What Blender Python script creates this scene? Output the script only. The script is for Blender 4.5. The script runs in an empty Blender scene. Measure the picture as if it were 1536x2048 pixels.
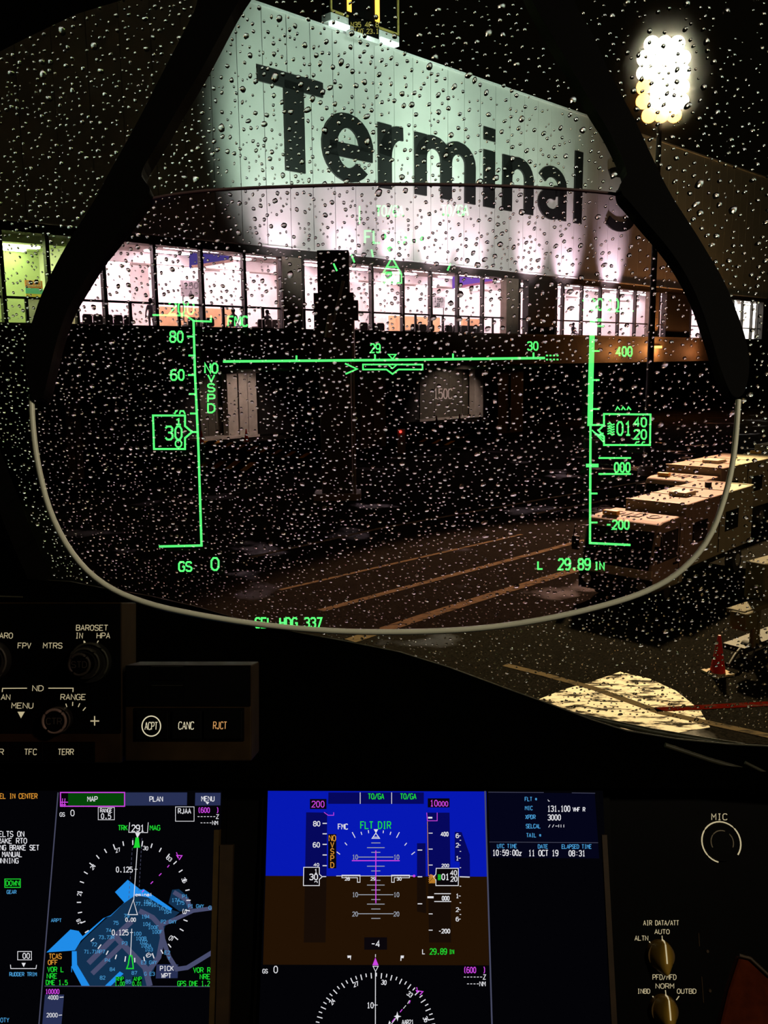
import bpy, math, random
from mathutils import Vector, Matrix

random.seed(11)
S = bpy.context.scene
COL = S.collection

# ------------------------------------------------------------------ camera
W, H, F = 1536, 2048, 1800.0
EYE = Vector((0.0, 0.0, 5.2))
PITCH, ROLL = math.radians(9.6), math.radians(0.6)
FW = Vector((0, math.cos(PITCH), -math.sin(PITCH)))
_r, _u = Vector((1, 0, 0)), Vector((0, math.sin(PITCH), math.cos(PITCH)))
RT = _r * math.cos(ROLL) - _u * math.sin(ROLL)
UP = _u * math.cos(ROLL) + _r * math.sin(ROLL)
cam_d = bpy.data.cameras.new('camera')
cam = bpy.data.objects.new('camera', cam_d)
COL.objects.link(cam)
cam_d.sensor_fit = 'HORIZONTAL'
cam_d.sensor_width = 36.0
cam_d.lens = F * 36.0 / W
cam_d.clip_start, cam_d.clip_end = 0.02, 2000
m = Matrix((RT, UP, -FW)).transposed().to_4x4()
m.translation = EYE
cam.matrix_world = m
S.camera = cam

# ------------------------------------------------------------------ world, exposure
S.view_settings.view_transform = 'Standard'
S.view_settings.look = 'None'
S.view_settings.exposure = 0.0
S.view_settings.gamma = 1.0
S.view_settings.use_curve_mapping = False
wd = bpy.data.worlds.new('night_sky')
S.world = wd
wd.use_nodes = True
wd.node_tree.nodes['Background'].inputs[0].default_value = (0.0016, 0.0013, 0.0007, 1)
wd.node_tree.nodes['Background'].inputs[1].default_value = 1.0
S.cycles.use_denoising = True
S.cycles.sample_clamp_indirect = 12.0
S.cycles.max_bounces = 10
S.cycles.transparent_max_bounces = 24
S.cycles.caustics_refractive = True


def lamp(name, kind, loc, aim, power, color, size=0.5, cone=90, blend=0.5, size_y=None):
    d = bpy.data.lights.new(name, kind)
    d.energy = power
    d.color = color
    if kind == 'AREA':
        d.size = size
        if size_y:
            d.shape = 'RECTANGLE'
            d.size_y = size_y
    else:
        d.shadow_soft_size = size
    if kind == 'SPOT':
        d.spot_size = math.radians(cone)
        d.spot_blend = blend
    o = bpy.data.objects.new(name, d)
    COL.objects.link(o)
    o.location = loc
    if aim is not None:
        o.rotation_euler = (Vector(aim) - Vector(loc)).to_track_quat('-Z', 'Y').to_euler()
    return o


# added fill lights, unseen: two behind the aircraft, one in the cockpit
lamp('apron_fill_light', 'SPOT', (-34, -22, 24), (-12, 42, 14), 160, (1.0, 0.80, 0.48), 1.2, 60, 0.8)
lamp('apron_fill_light', 'SPOT', (25, -15, 18), (8, 21, 1), 7500, (1.0, 0.68, 0.34), 1.0, 30, 0.6)
lamp('cockpit_fill_light', 'AREA', (0.75, -0.30, 5.80), (0.0, 0.35, 4.95), 4.6, (1.0, 0.86, 0.62), 0.10)

# ------------------------------------------------------------------ pixel rays to real planes
def ray(px, py):
    return FW + RT * ((px - 768) / F) + UP * ((1024 - py) / F)
def P(px, py, d):
    return EYE + ray(px, py) * d
def PP(px, py, p0, n):
    r = ray(px, py)
    return EYE + r * ((p0 - EYE).dot(n) / r.dot(n))
def PZ(px, py, z):
    r = ray(px, py)
    return EYE + r * ((z - EYE.z) / r.z)

# ------------------------------------------------------------------ helpers
def link(o, parent=None):
    COL.objects.link(o)
    if parent is not None:
        o.parent = parent
        o.matrix_parent_inverse = WM[parent.name].inverted()
    return o
WM = {}
def tag(o, label=None, cat=None, group=None, kind=None):
    if label: o['label'] = label
    if cat: o['category'] = cat
    if group: o['group'] = group
    if kind: o['kind'] = kind
    return o
def empty(name, loc, label=None, cat=None, group=None, kind=None, parent=None):
    o = bpy.data.objects.new(name, None)
    o.empty_display_size = 0.1
    link(o, parent)
    o.location = loc
    WM[o.name] = Matrix.Translation(Vector(loc))
    return tag(o, label, cat, group, kind)

class MB:
    def __init__(s):
        s.v, s.f, s.sm = [], [], []
    def add(s, vs, fs, smooth=False):
        b = len(s.v)
        s.v += [Vector(x) for x in vs]
        s.f += [tuple(b + i for i in f) for f in fs]
        s.sm += [smooth] * len(fs)
        return s
    def hexa(s, a):       # 8 points: bottom ring 0-3, top ring 4-7
        return s.add(a, [(3, 2, 1, 0), (4, 5, 6, 7), (0, 1, 5, 4), (1, 2, 6, 5), (2, 3, 7, 6), (3, 0, 4, 7)])
    def box(s, lo, hi, fn=None):
        x0, y0, z0 = lo; x1, y1, z1 = hi
        p = [(x0, y0, z0), (x1, y0, z0), (x1, y1, z0), (x0, y1, z0), (x0, y0, z1), (x1, y0, z1), (x1, y1, z1), (x0, y1, z1)]
        return s.hexa([fn(*q) if fn else Vector(q) for q in p])
    def prism(s, poly, ext):
        n = len(poly); e = Vector(ext)
        poly = [Vector(p) for p in poly]
        return s.add(poly + [p + e for p in poly], [tuple(range(n - 1, -1, -1)), tuple(range(n, 2 * n))] + [(i, (i + 1) % n, n + (i + 1) % n, n + i) for i in range(n)])
    def poly(s, pts):
        return s.add(pts, [tuple(range(len(pts)))])
    def cyl(s, p0, p1, r0, r1=None, seg=16, cap=True, smooth=True):
        p0, p1 = Vector(p0), Vector(p1)
        r1 = r0 if r1 is None else r1
        ax = (p1 - p0).normalized()
        a = ax.orthogonal().normalized(); b = ax.cross(a)
        ring = lambda p, r: [p + (a * math.cos(t) + b * math.sin(t)) * r for t in [2 * math.pi * i / seg for i in range(seg)]]
        s.add(ring(p0, r0) + ring(p1, r1), [(i, (i + 1) % seg, seg + (i + 1) % seg, seg + i) for i in range(seg)], smooth)
        if cap:
            s.add(ring(p0, r0), [tuple(range(seg - 1, -1, -1))]); s.add(ring(p1, r1), [tuple(range(seg))])
        return s
    def tube(s, pts, r, seg=8, closed=False, flat=1.0, axis=None):
        pts = [Vector(p) for p in pts]; n = len(pts); vs = []
        for i, p in enumerate(pts):
            q0 = pts[i - 1] if (i or closed) else p
            q1 = pts[(i + 1) % n] if (i < n - 1 or closed) else p
            t = (q1 - q0).normalized()
            b = t.cross(axis).normalized() if axis is not None else t.orthogonal().normalized()
            c = b.cross(t).normalized()
            rr = r[i] if isinstance(r, (list, tuple)) else r
            vs += [p + (b * math.cos(2 * math.pi * k / seg) + c * math.sin(2 * math.pi * k / seg) * flat) * rr for k in range(seg)]
        fs = []
        for i in range(n if closed else n - 1):
            j = (i + 1) % n
            fs += [(i * seg + k, i * seg + (k + 1) % seg, j * seg + (k + 1) % seg, j * seg + k) for k in range(seg)]
        s.add(vs, fs, True)
        if not closed:
            s.add(vs[:seg], [tuple(range(seg - 1, -1, -1))]); s.add(vs[-seg:], [tuple(range(seg))])
        return s
    def build(s, name, mat, parent=None, label=None, cat=None, group=None, kind=None, bevel=0):
        lo = Vector([min(v[i] for v in s.v) for i in range(3)]); hi = Vector([max(v[i] for v in s.v) for i in range(3)])
        c = (lo + hi) / 2
        me = bpy.data.meshes.new(name)
        me.from_pydata([v - c for v in s.v], [], s.f)
        me.polygons.foreach_set('use_smooth', s.sm)
        me.materials.append(mat)
        me.update()
        o = bpy.data.objects.new(name, me)
        link(o, parent)
        o.location = c
        WM[o.name] = Matrix.Translation(c)
        if bevel:
            b = o.modifiers.new('bevel', 'BEVEL'); b.width = bevel; b.segments = 2; b.limit_method = 'ANGLE'
        return tag(o, label, cat, group, kind)

# ------------------------------------------------------------------ materials
def mat(name, col, rough=0.6, var=0.25, scale=6.0, metal=0.0, bump=0.0, spec=0.5, coat=0.0):
    mt = bpy.data.materials.new(name); mt.use_nodes = True
    nt = mt.node_tree; b = nt.nodes['Principled BSDF']
    tc = nt.nodes.new('ShaderNodeTexCoord'); nz = nt.nodes.new('ShaderNodeTexNoise')
    nz.inputs['Scale'].default_value = scale; nz.inputs['Detail'].default_value = 4
    nt.links.new(tc.outputs['Object'], nz.inputs['Vector'])
    cr = nt.nodes.new('ShaderNodeValToRGB')
    cr.color_ramp.elements[0].position = 0.3; cr.color_ramp.elements[1].position = 0.7
    cr.color_ramp.elements[0].color = (*[c * (1 - var) for c in col], 1)
    cr.color_ramp.elements[1].color = (*[min(1, c * (1 + var * 0.5)) for c in col], 1)
    nt.links.new(nz.outputs[0], cr.inputs[0]); nt.links.new(cr.outputs[0], b.inputs['Base Color'])
    b.inputs['Roughness'].default_value = rough; b.inputs['Metallic'].default_value = metal
    b.inputs['Specular IOR Level'].default_value = spec
    if coat: b.inputs['Coat Weight'].default_value = coat
    if bump:
        bp = nt.nodes.new('ShaderNodeBump'); bp.inputs['Strength'].default_value = bump; bp.inputs['Distance'].default_value = 0.02
        nt.links.new(nz.outputs[0], bp.inputs['Height']); nt.links.new(bp.outputs[0], b.inputs['Normal'])
    return mt
def emit(name, col, strength=1.0, additive=False):
    mt = bpy.data.materials.new(name); mt.use_nodes = True
    nt = mt.node_tree; nt.nodes.clear()
    out = nt.nodes.new('ShaderNodeOutputMaterial'); e = nt.nodes.new('ShaderNodeEmission')
    e.inputs[0].default_value = (*col, 1); e.inputs[1].default_value = strength
    if additive:
        t = nt.nodes.new('ShaderNodeBsdfTransparent'); a = nt.nodes.new('ShaderNodeAddShader')
        nt.links.new(e.outputs[0], a.inputs[0]); nt.links.new(t.outputs[0], a.inputs[1]); nt.links.new(a.outputs[0], out.inputs[0])
    else:
        nt.links.new(e.outputs[0], out.inputs[0])
    return mt
def thin_glass(name, tint=(1, 1, 1), refl=0.04, rough=0.0):
    mt = bpy.data.materials.new(name); mt.use_nodes = True
    nt = mt.node_tree; nt.nodes.clear()
    out = nt.nodes.new('ShaderNodeOutputMaterial'); t = nt.nodes.new('ShaderNodeBsdfTransparent'); g = nt.nodes.new('ShaderNodeBsdfGlossy')
    mx = nt.nodes.new('ShaderNodeMixShader')
    t.inputs[0].default_value = (*tint, 1); g.inputs['Roughness'].default_value = rough
    mx.inputs[0].default_value = refl
    nt.links.new(t.outputs[0], mx.inputs[1]); nt.links.new(g.outputs[0], mx.inputs[2]); nt.links.new(mx.outputs[0], out.inputs[0])
    return mt
def sr(r, g, b):
    f = lambda c: (c / 255 / 12.92) if c <= 10 else ((c / 255 + 0.055) / 1.055) ** 2.4
    return (f(r), f(g), f(b))

M = {}
M['cladding'] = mat('white_cladding', (0.62, 0.62, 0.60), 0.55, 0.10, 0.6)
M['backing'] = mat('dark_backing', (0.03, 0.03, 0.03), 0.8)
M['flashing'] = mat('metal_flashing', (0.75, 0.75, 0.75), 0.4, 0.1)
M['beam'] = mat('dark_beam', (0.018, 0.016, 0.012), 0.6)
M['mullion'] = mat('mullion_paint', (0.02, 0.018, 0.014), 0.5)
M['column'] = mat('brown_column', (0.16, 0.13, 0.10), 0.7, 0.2, 2)
M['darkcol'] = mat('shaded_wall_and_joint', (0.012, 0.012, 0.010), 0.7)
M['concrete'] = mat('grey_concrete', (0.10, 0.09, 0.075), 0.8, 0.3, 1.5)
M['parapet'] = mat('dark_parapet_panel', (0.022, 0.019, 0.015), 0.7, 0.3, 1.5, spec=0.2)
M['olive'] = mat('olive_shutter', (0.10, 0.10, 0.07), 0.7, 0.2, 2)
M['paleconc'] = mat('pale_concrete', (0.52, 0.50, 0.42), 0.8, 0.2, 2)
M['room'] = mat('white_room_paint', (0.78, 0.76, 0.75), 0.6, 0.15, 0.8)
M['roomgreen'] = mat('green_room_paint', (0.62, 0.72, 0.42), 0.6, 0.15, 0.8)
M['orangewall'] = mat('orange_wall_panel', (0.74, 0.47, 0.24), 0.6, 0.15, 0.8)
M['roomfloor'] = mat('terminal_carpet', (0.25, 0.2, 0.18), 0.8)
M['ceil'] = mat('ceiling_panel', (0.30, 0.28, 0.26), 0.7, 0.5, 0.7)
M['pane'] = thin_glass('window_pane_glass', (0.97, 0.97, 0.97), 0.03)
M['striplight'] = emit('strip_light', (1.0, 0.93, 0.88), 62)
M['stripgreen'] = emit('strip_light_green', (0.85, 1.0, 0.45), 16)
M['letter'] = mat('black_letter', (0.008, 0.009, 0.009), 0.5, 0.1)
M['sodium'] = emit('sodium_lamp', (1.0, 0.34, 0.06), 9)
M['floodlens'] = emit('floodlight_lens', (1.0, 0.92, 0.66), 130)
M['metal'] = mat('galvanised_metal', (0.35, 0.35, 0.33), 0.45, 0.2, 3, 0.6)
M['black'] = mat('black_plastic', (0.0025, 0.0025, 0.0025), 0.7, 0.3, 30, spec=0.05)
M['suit'] = mat('dark_clothes', (0.02, 0.02, 0.025), 0.9)
M['shirt'] = mat('blue_grey_shirt', (0.35, 0.38, 0.5), 0.9)
M['whiteshirt'] = mat('white_shirt', (0.75, 0.75, 0.75), 0.9)
M['seat'] = mat('dark_seat_vinyl', (0.02, 0.018, 0.016), 0.6)
M['skin'] = mat('skin', (0.45, 0.28, 0.2), 0.6)

# ------------------------------------------------------------------ stroke font (4 x 6 grid)
def _arc(cx, cy, rx, ry, a0, a1, n=8):
    return [(cx + rx * math.cos(math.radians(a0 + (a1 - a0) * i / n)), cy + ry * math.sin(math.radians(a0 + (a1 - a0) * i / n))) for i in range(n + 1)]
_G = {
 'A': '0,0 2,6 4,0;0.7,2 3.3,2', 'B': '0,0 0,6 3,6 3.8,5.3 3.8,3.9 3,3.2 0,3.2;3,3.2 4,2.4 4,.8 3,0 0,0', 'C': '4,5 3.2,6 1,6 0,4.8 0,1.2 1,0 3.2,0 4,1',
 'D': '0,0 0,6 2.4,6 4,4.6 4,1.4 2.4,0 0,0', 'E': '4,6 0,6 0,0 4,0;0,3.1 3,3.1', 'F': '4,6 0,6 0,0;0,3.1 3,3.1', 'G': '4,5 3.2,6 1,6 0,4.8 0,1.2 1,0 3.2,0 4,1 4,2.8 2.4,2.8',
 'H': '0,0 0,6;4,0 4,6;0,3 4,3', 'I': '2,0 2,6;1,0 3,0;1,6 3,6', 'J': '3.4,6 3.4,1.2 2.6,0 1,0 0.2,1.2', 'K': '0,0 0,6;4,6 0,2.4;1.4,3.6 4,0', 'L': '0,6 0,0 4,0',
 'M': '0,0 0,6 2,2.6 4,6 4,0', 'N': '0,0 0,6 4,0 4,6', 'O': '1.2,0 0,1.4 0,4.6 1.2,6 2.8,6 4,4.6 4,1.4 2.8,0 1.2,0', 'P': '0,0 0,6 3,6 4,5.2 4,3.6 3,2.8 0,2.8',
 'Q': '1.2,0 0,1.4 0,4.6 1.2,6 2.8,6 4,4.6 4,1.4 2.8,0 1.2,0;2.4,1.6 4,0', 'R': '0,0 0,6 3,6 4,5.2 4,3.7 3,2.9 0,2.9;2.2,2.9 4,0',
 'S': '4,5 3.1,6 .9,6 0,5.1 0,4 .9,3.2 3.1,2.8 4,2 4,.9 3.1,0 .9,0 0,1', 'T': '2,0 2,6;0,6 4,6', 'U': '0,6 0,1.2 1,0 3,0 4,1.2 4,6', 'V': '0,6 2,0 4,6',
 'W': '0,6 .8,0 2,4 3.2,0 4,6', 'X': '0,0 4,6;0,6 4,0', 'Y': '0,6 2,3 4,6;2,3 2,0', 'Z': '0,6 4,6 0,0 4,0',
 '0': '1.2,0 .2,1.4 .2,4.6 1.2,6 2.8,6 3.8,4.6 3.8,1.4 2.8,0 1.2,0', '1': '.8,4.8 2.1,6 2.1,0;.8,0 3.4,0', '2': '0,4.9 1,6 3,6 4,5 4,3.9 0,0 4,0', '3': '0,5.2 1,6 3,6 3.9,5.1 3.9,4 3,3.2 1.5,3.2;3,3.2 4,2.2 4,1 3,0 1,0 0,.9',
 '4': '3,0 3,6 0,1.8 4,1.8', '5': '3.8,6 .4,6 .2,3.4 1,3.8 3,3.8 4,2.8 4,1 3,0 1,0 0,.9', '6': '3.6,5.4 2.8,6 1.2,6 0,4.5 0,1.1 1,0 3,0 4,1.1 4,2.5 3,3.5 1,3.5 0,2.6', '7': '0,6 4,6 1.4,0',
 '8': '1,3.2 .2,4 .2,5.2 1,6 3,6 3.8,5.2 3.8,4 3,3.2 1,3.2 0,2.2 0,1 1,0 3,0 4,1 4,2.2 3,3.2', '9': '.4,.6 1.2,0 2.8,0 4,1.5 4,4.9 3,6 1,6 0,4.9 0,3.5 1,2.5 3,2.5 4,3.4',
 '/': '0,-.4 4,6.4', '-': '.4,3 3.6,3', '.': '1.6,0 2.2,0 2.2,.6 1.6,.6 1.6,0', ':': '1.8,1 2.2,1.6;1.8,4 2.2,4.6', '(': '3,6.6 1.8,5 1.8,1 3,-.6', ')': '1,6.6 2.2,5 2.2,1 1,-.6', '+': '0,3 4,3;2,1 2,5', '#': '1,1.5 1,4.2 3,4.2 3,1.5 1,1.5;0,2.8 4,2.8',
 'm': '0,0 0,4;0,3.2 1,4 2,3.2 2,0;2,3.2 3,4 4,3.2 4,0', 'i': '2,0 2,4;2,5 2,5.6', 'n': '0,0 0,4;0,3 1.2,4 2.8,4 4,3 4,0', 'a': '0,3.6 1,4 3,4 4,3 4,0;4,2.2 1,2.2 0,1.2 1,0 3,0 4,.8', 'l': '2,0 2,6', 'e': '0,2 4,2 4,3 3,4 1,4 0,3 0,1 1,0 3.6,0', 'r': '0,0 0,4;0,2.8 1.4,4 3,4', 'z': '0,3.5 3.4,3.5 0,0 3.4,0',
}
GLYPH = {k: [[tuple(float(t) for t in p.split(',')) for p in st.split(' ')] for st in v.split(';')] for k, v in _G.items()}

def ribbon2(pts, w, closed=False):
    """mitred ribbon around a 2-D polyline: list of quads"""
    n = len(pts); L, R = [], []
    for i in range(n):
        p = pts[i]
        a = pts[i - 1] if (i or closed) else None
        b = pts[(i + 1) % n] if (i < n - 1 or closed) else None
        def nrm(q0, q1):
            dx, dy = q1[0] - q0[0], q1[1] - q0[1]; l = math.hypot(dx, dy) or 1e-9
            return (-dy / l, dx / l)
        if a is None: nx, ny = nrm(p, b); k = 1
        elif b is None: nx, ny = nrm(a, p); k = 1
        else:
            n0, n1 = nrm(a, p), nrm(p, b)
            nx, ny = n0[0] + n1[0], n0[1] + n1[1]; l = math.hypot(nx, ny)
            if l < 0.5: nx, ny, k = n1[0], n1[1], 1
            else:
                nx, ny = nx / l, ny / l; k = min(2.0, 1 / max(0.3, nx * n1[0] + ny * n1[1]))
        L.append((p[0] + nx * w / 2 * k, p[1] + ny * w / 2 * k)); R.append((p[0] - nx * w / 2 * k, p[1] - ny * w / 2 * k))
    return [(L[i], L[(i + 1) % n], R[(i + 1) % n], R[i]) for i in range(n if closed else n - 1)]

class Draw:
    """flat print on a real plane: strokes, fills and lettering given in picture units mapped through tf"""
    def __init__(s, p0, n, tf=lambda x, y: (x, y), off=0.0):
        s.p0, s.n, s.tf, s.off = p0, n, tf, off; s.mb = MB(); s.texts, s.fills, s.lines = [], [], []
    def pt(s, x, y):
        px, py = s.tf(x, y)
        return PP(px, py, s.p0 + s.n * s.off, s.n)
    def fill(s, pts):
        q = MB(); q.poly([s.pt(*p) for p in pts]); s.fills.append(q); return s
    def rect(s, x0, y0, x1, y1):
        return s.fill([(x0, y0), (x1, y0), (x1, y1), (x0, y1)])
    def line(s, pts, w, closed=False):
        b = len(s.mb.f), len(s.mb.v)
        for q in ribbon2(pts, w, closed): s.mb.poly([s.pt(*p) for p in q])
        s.lines.append((b, (len(s.mb.f), len(s.mb.v))))
        return s
    def frame(s, x0, y0, x1, y1, w):
        return s.line([(x0, y0), (x1, y0), (x1, y1), (x0, y1)], w, True)
    def ellipse(s, cx, cy, rx, ry, w, a0=0, a1=360, n=36):
        return s.line([(cx + rx * math.cos(math.radians(a0 + (a1 - a0) * i / n)), cy - ry * math.sin(math.radians(a0 + (a1 - a0) * i / n))) for i in range(n + (abs(a1 - a0) < 360))], w, abs(a1 - a0) >= 360)
    def disc(s, cx, cy, r, n=20):
        return s.fill([(cx + r * math.cos(2 * math.pi * i / n), cy + r * math.sin(2 * math.pi * i / n)) for i in range(n)])
    def text(s, t, x0, y0, x1, y1, sw=None, rot=0, skew=0):
        """t fitted into the box x0..x1, y0 (top) .. y1 (baseline)"""
        h = y1 - y0; n = len(t)
        adv = (x1 - x0) / (n - 0.25) if n > 1 else (x1 - x0); cw = adv * 0.75 if n > 1 else adv
        sw = sw or h * 0.15
        keep, s.mb = s.mb, MB(); kl, s.lines = s.lines, []
        c, sn = math.cos(math.radians(rot)), math.sin(math.radians(rot))
        for i, ch in enumerate(t):
            for st in GLYPH.get(ch, []):
                q = []
                for gx, gy in st:
                    lx, ly = i * adv + gx / 4 * cw + skew * gy / 6 * h, -gy / 6 * h
                    q.append((x0 + lx * c - ly * sn, y1 + lx * sn + ly * c))
                s.line(q, sw)
        if s.mb.v: s.texts.append(s.mb)
        s.mb, s.lines = keep, kl
        return s
    def build(s, name, mat, parent, label=None):
        o = None
        base = name.replace('_lettering', '_symbol')
        for q in s.fills: o = q.build(base, mat, parent, label)
        if s.texts or name == 'selector_mark':
            for (f0, v0), (f1, v1) in s.lines:
                q = MB(); q.v = s.mb.v[v0:v1]; q.f = [tuple(i - v0 for i in f) for f in s.mb.f[f0:f1]]; q.sm = [False] * len(q.f)
                o = q.build(base if name == 'selector_mark' else base + '_line', mat, parent, label)
        elif s.mb.v: o = s.mb.build(base + '_lines' if s.fills else name, mat, parent, label)
        for q in s.texts: o = q.build(name if 'letter' in name or 'legend' in name or 'number' in name else 'lettering', mat, parent, label)
        return o
# ================================================================== ground
def ground_material():
    mt = bpy.data.materials.new('wet_asphalt'); mt.use_nodes = True
    nt = mt.node_tree; b = nt.nodes['Principled BSDF']; N = nt.nodes.new; Lk = nt.links.new
    tc = N('ShaderNodeTexCoord')
    n1 = N('ShaderNodeTexNoise'); n1.inputs['Scale'].default_value = 0.35; n1.inputs['Detail'].default_value = 5
    n2 = N('ShaderNodeTexNoise'); n2.inputs['Scale'].default_value = 26; n2.inputs['Detail'].default_value = 6
    Lk(tc.outputs['Object'], n1.inputs['Vector']); Lk(tc.outputs['Object'], n2.inputs['Vector'])
    r = N('ShaderNodeMapRange'); r.inputs['From Min'].default_value = 0.34; r.inputs['From Max'].default_value = 0.46
    r.inputs['To Min'].default_value = 0.40; r.inputs['To Max'].default_value = 0.75
    Lk(n1.outputs[0], r.inputs['Value']); Lk(r.outputs[0], b.inputs['Roughness'])
    cr = N('ShaderNodeValToRGB')
    cr.color_ramp.elements[0].position = 0.35; cr.color_ramp.elements[0].color = (0.004, 0.0038, 0.0032, 1)
    cr.color_ramp.elements[1].position = 0.7; cr.color_ramp.elements[1].color = (0.012, 0.0105, 0.0085, 1)
    Lk(n2.outputs[0], cr.inputs[0]); Lk(cr.outputs[0], b.inputs['Base Color'])
    bp = N('ShaderNodeBump'); bp.inputs['Strength'].default_value = 0.25; bp.inputs['Distance'].default_value = 0.01
    Lk(n2.outputs[0], bp.inputs['Height']); Lk(bp.outputs[0], b.inputs['Normal'])
    ms = N('ShaderNodeMapRange'); ms.inputs['From Min'].default_value = 0.28; ms.inputs['From Max'].default_value = 0.38; ms.inputs['To Min'].default_value = 0.025; ms.inputs['To Max'].default_value = 0.0
    Lk(n1.outputs[0], ms.inputs['Value']); Lk(ms.outputs[0], b.inputs['Specular IOR Level'])
    return mt
M['asphalt'] = ground_material()
def paint_material(name, col, worn, rough=0.6):
    mt = bpy.data.materials.new(name); mt.use_nodes = True
    nt = mt.node_tree; b = nt.nodes['Principled BSDF']; N = nt.nodes.new; Lk = nt.links.new
    tc = N('ShaderNodeTexCoord'); mp = N('ShaderNodeMapping'); mp.inputs['Scale'].default_value = (0.8, 2.6, 1); mp.inputs['Rotation'].default_value = (0, 0, 0.35)
    n1 = N('ShaderNodeTexNoise'); n1.inputs['Scale'].default_value = 2.4; n1.inputs['Detail'].default_value = 8; n1.inputs['Roughness'].default_value = 0.65
    Lk(tc.outputs['Object'], mp.inputs[0]); Lk(mp.outputs[0], n1.inputs['Vector'])
    cr = N('ShaderNodeValToRGB'); cr.color_ramp.elements[0].position = worn - 0.03; cr.color_ramp.elements[1].position = worn + 0.05
    cr.color_ramp.elements[0].color = (0.03, 0.026, 0.02, 1); cr.color_ramp.elements[1].color = (*col, 1)
    Lk(n1.outputs[0], cr.inputs[0]); Lk(cr.outputs[0], b.inputs['Base Color']); b.inputs['Roughness'].default_value = rough; b.inputs['Specular IOR Level'].default_value = 0.0
    return mt
M['poolpaint'] = paint_material('light_pool_paint', (0.80, 0.74, 0.60), 0.46)  # colour of the light pool painted on the apron
M['linepaint'] = paint_material('worn_line_paint', (0.085, 0.065, 0.038), 0.42)
M['orangepaint'] = paint_material('orange_paint', (0.70, 0.36, 0.07), 0.30)
M['redpaint'] = paint_material('red_paint', (0.05, 0.003, 0.001), 0.42)

g = MB().box((-90, -12, -0.4), (120, 140, 0)).build('ground', M['asphalt'], label='wet dark asphalt apron in front of the terminal', kind='structure')

def marking(name, pxs, mt, label=None, z=0.006, w=None):
    pts = [PZ(x, y, 0) for x, y in pxs]
    mb = MB()
    if w:
        q = ribbon2([(p.x, p.y) for p in pts], w)
        for a in q: mb.prism([Vector((x, y, 0.001)) for x, y in a], (0, 0, z))
    else:
        mb.prism([Vector((p.x, p.y, 0.001)) for p in pts], (0, 0, z))
    return mb.build(name, mt, g, label)
marking('apron_line', [(500, 1115), (768, 1055), (1060, 1003), (1333, 955)], M['linepaint'], 'thin pale guide line across the apron', w=0.16)
marking('apron_line', [(1073, 1027), (1230, 997)], M['linepaint'], w=0.2)
marking('apron_line', [(560, 1180), (768, 1132), (1043, 1069)], M['linepaint'], w=0.12)
marking('apron_line', [(640, 1222), (768, 1187), (960, 1136), (1170, 1080)], M['linepaint'], 'worn yellow guide line', w=0.2)
marking('apron_line', [(700, 1282), (858, 1230), (1000, 1185), (1165, 1136)], M['linepaint'], 'wide worn yellow guide line', w=0.3)
marking('apron_line', [(1010, 1330), (1090, 1350), (1190, 1378), (1320, 1425), (1536, 1472), (1640, 1500)], M['linepaint'], w=0.16)
marking('apron_line', [(1310, 1420), (1536, 1408), (1640, 1404)], M['redpaint'], 'red apron line', w=0.17)
marking('painted_light_pool', [(1010, 1430), (1080, 1398), (1125, 1380), (1185, 1363), (1240, 1344), (1300, 1358), (1352, 1382), (1400, 1420), (1420, 1455), (1330, 1470), (1200, 1475), (1080, 1460)], M['poolpaint'], 'pale patch painted on the apron as the floodlight pool', z=0.003)  # bright floodlight pool painted on as a pale streaked polygon
for i, (x, y) in enumerate([(412, 882), (434, 886), (456, 890), (482, 894), (506, 897), (529, 900), (555, 904), (581, 908), (610, 911)]):
    marking('hatch_stripe', [(x - 13, y + 5), (x - 4, y + 5), (x + 12, y - 5), (x + 3, y - 5)], M['orangepaint'])
for i, (x, y) in enumerate([(412, 926), (438, 929), (466, 930), (497, 933)]):
    marking('hatch_stripe', [(x - 17, y + 8), (x - 4, y + 8), (x + 16, y - 8), (x + 3, y - 8)], M['orangepaint'])
for i, (x, y) in enumerate([(850, 880), (875, 883), (900, 886), (930, 872)]):
    marking('hatch_stripe', [(x - 12, y + 4), (x - 4, y + 4), (x + 10, y - 4), (x + 2, y - 4)], M['orangepaint'])

# ================================================================== terminal building
ZB = 11.075
A_ = PZ(0, 435, ZB); B_ = PZ(1290, 570, ZB)
WU = (B_ - A_); WU.z = 0; WU.normalize()
WN = Vector((WU.y, -WU.x, 0))                       # towards the aircraft
if WN.y > 0: WN = -WN
WA = Vector((A_.x, A_.y, 0))
def WL(s, d, z): return WA + WU * s + WN * d + Vector((0, 0, z))
def wp(px, py, d=0.0):
    q = PP(px, py, WA + WN * d, WN) - WA
    return q.dot(WU), q.z
def ws(px, py, d=0.0): return wp(px, py, d)[0]
ZT = (wp(470, 8)[1] + wp(1090, 195)[1]) / 2
ZF = wp(500, 656)[1]
ZR = wp(487, 613)[1]
ZH = wp(402, 497)[1]
ZP = wp(520, 738)[1]
s0, s1 = ws(-260, 400) - 26, ws(1800, 500)
print('wall', ZT, ZF, ZR, ZH, ZP, s0, s1, 'T', wp(518, 135), wp(593, 348), wp(643, 165), 'l', wp(1153, 293), wp(1153, 446), 'm', wp(838, 262), wp(838, 390))

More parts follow.
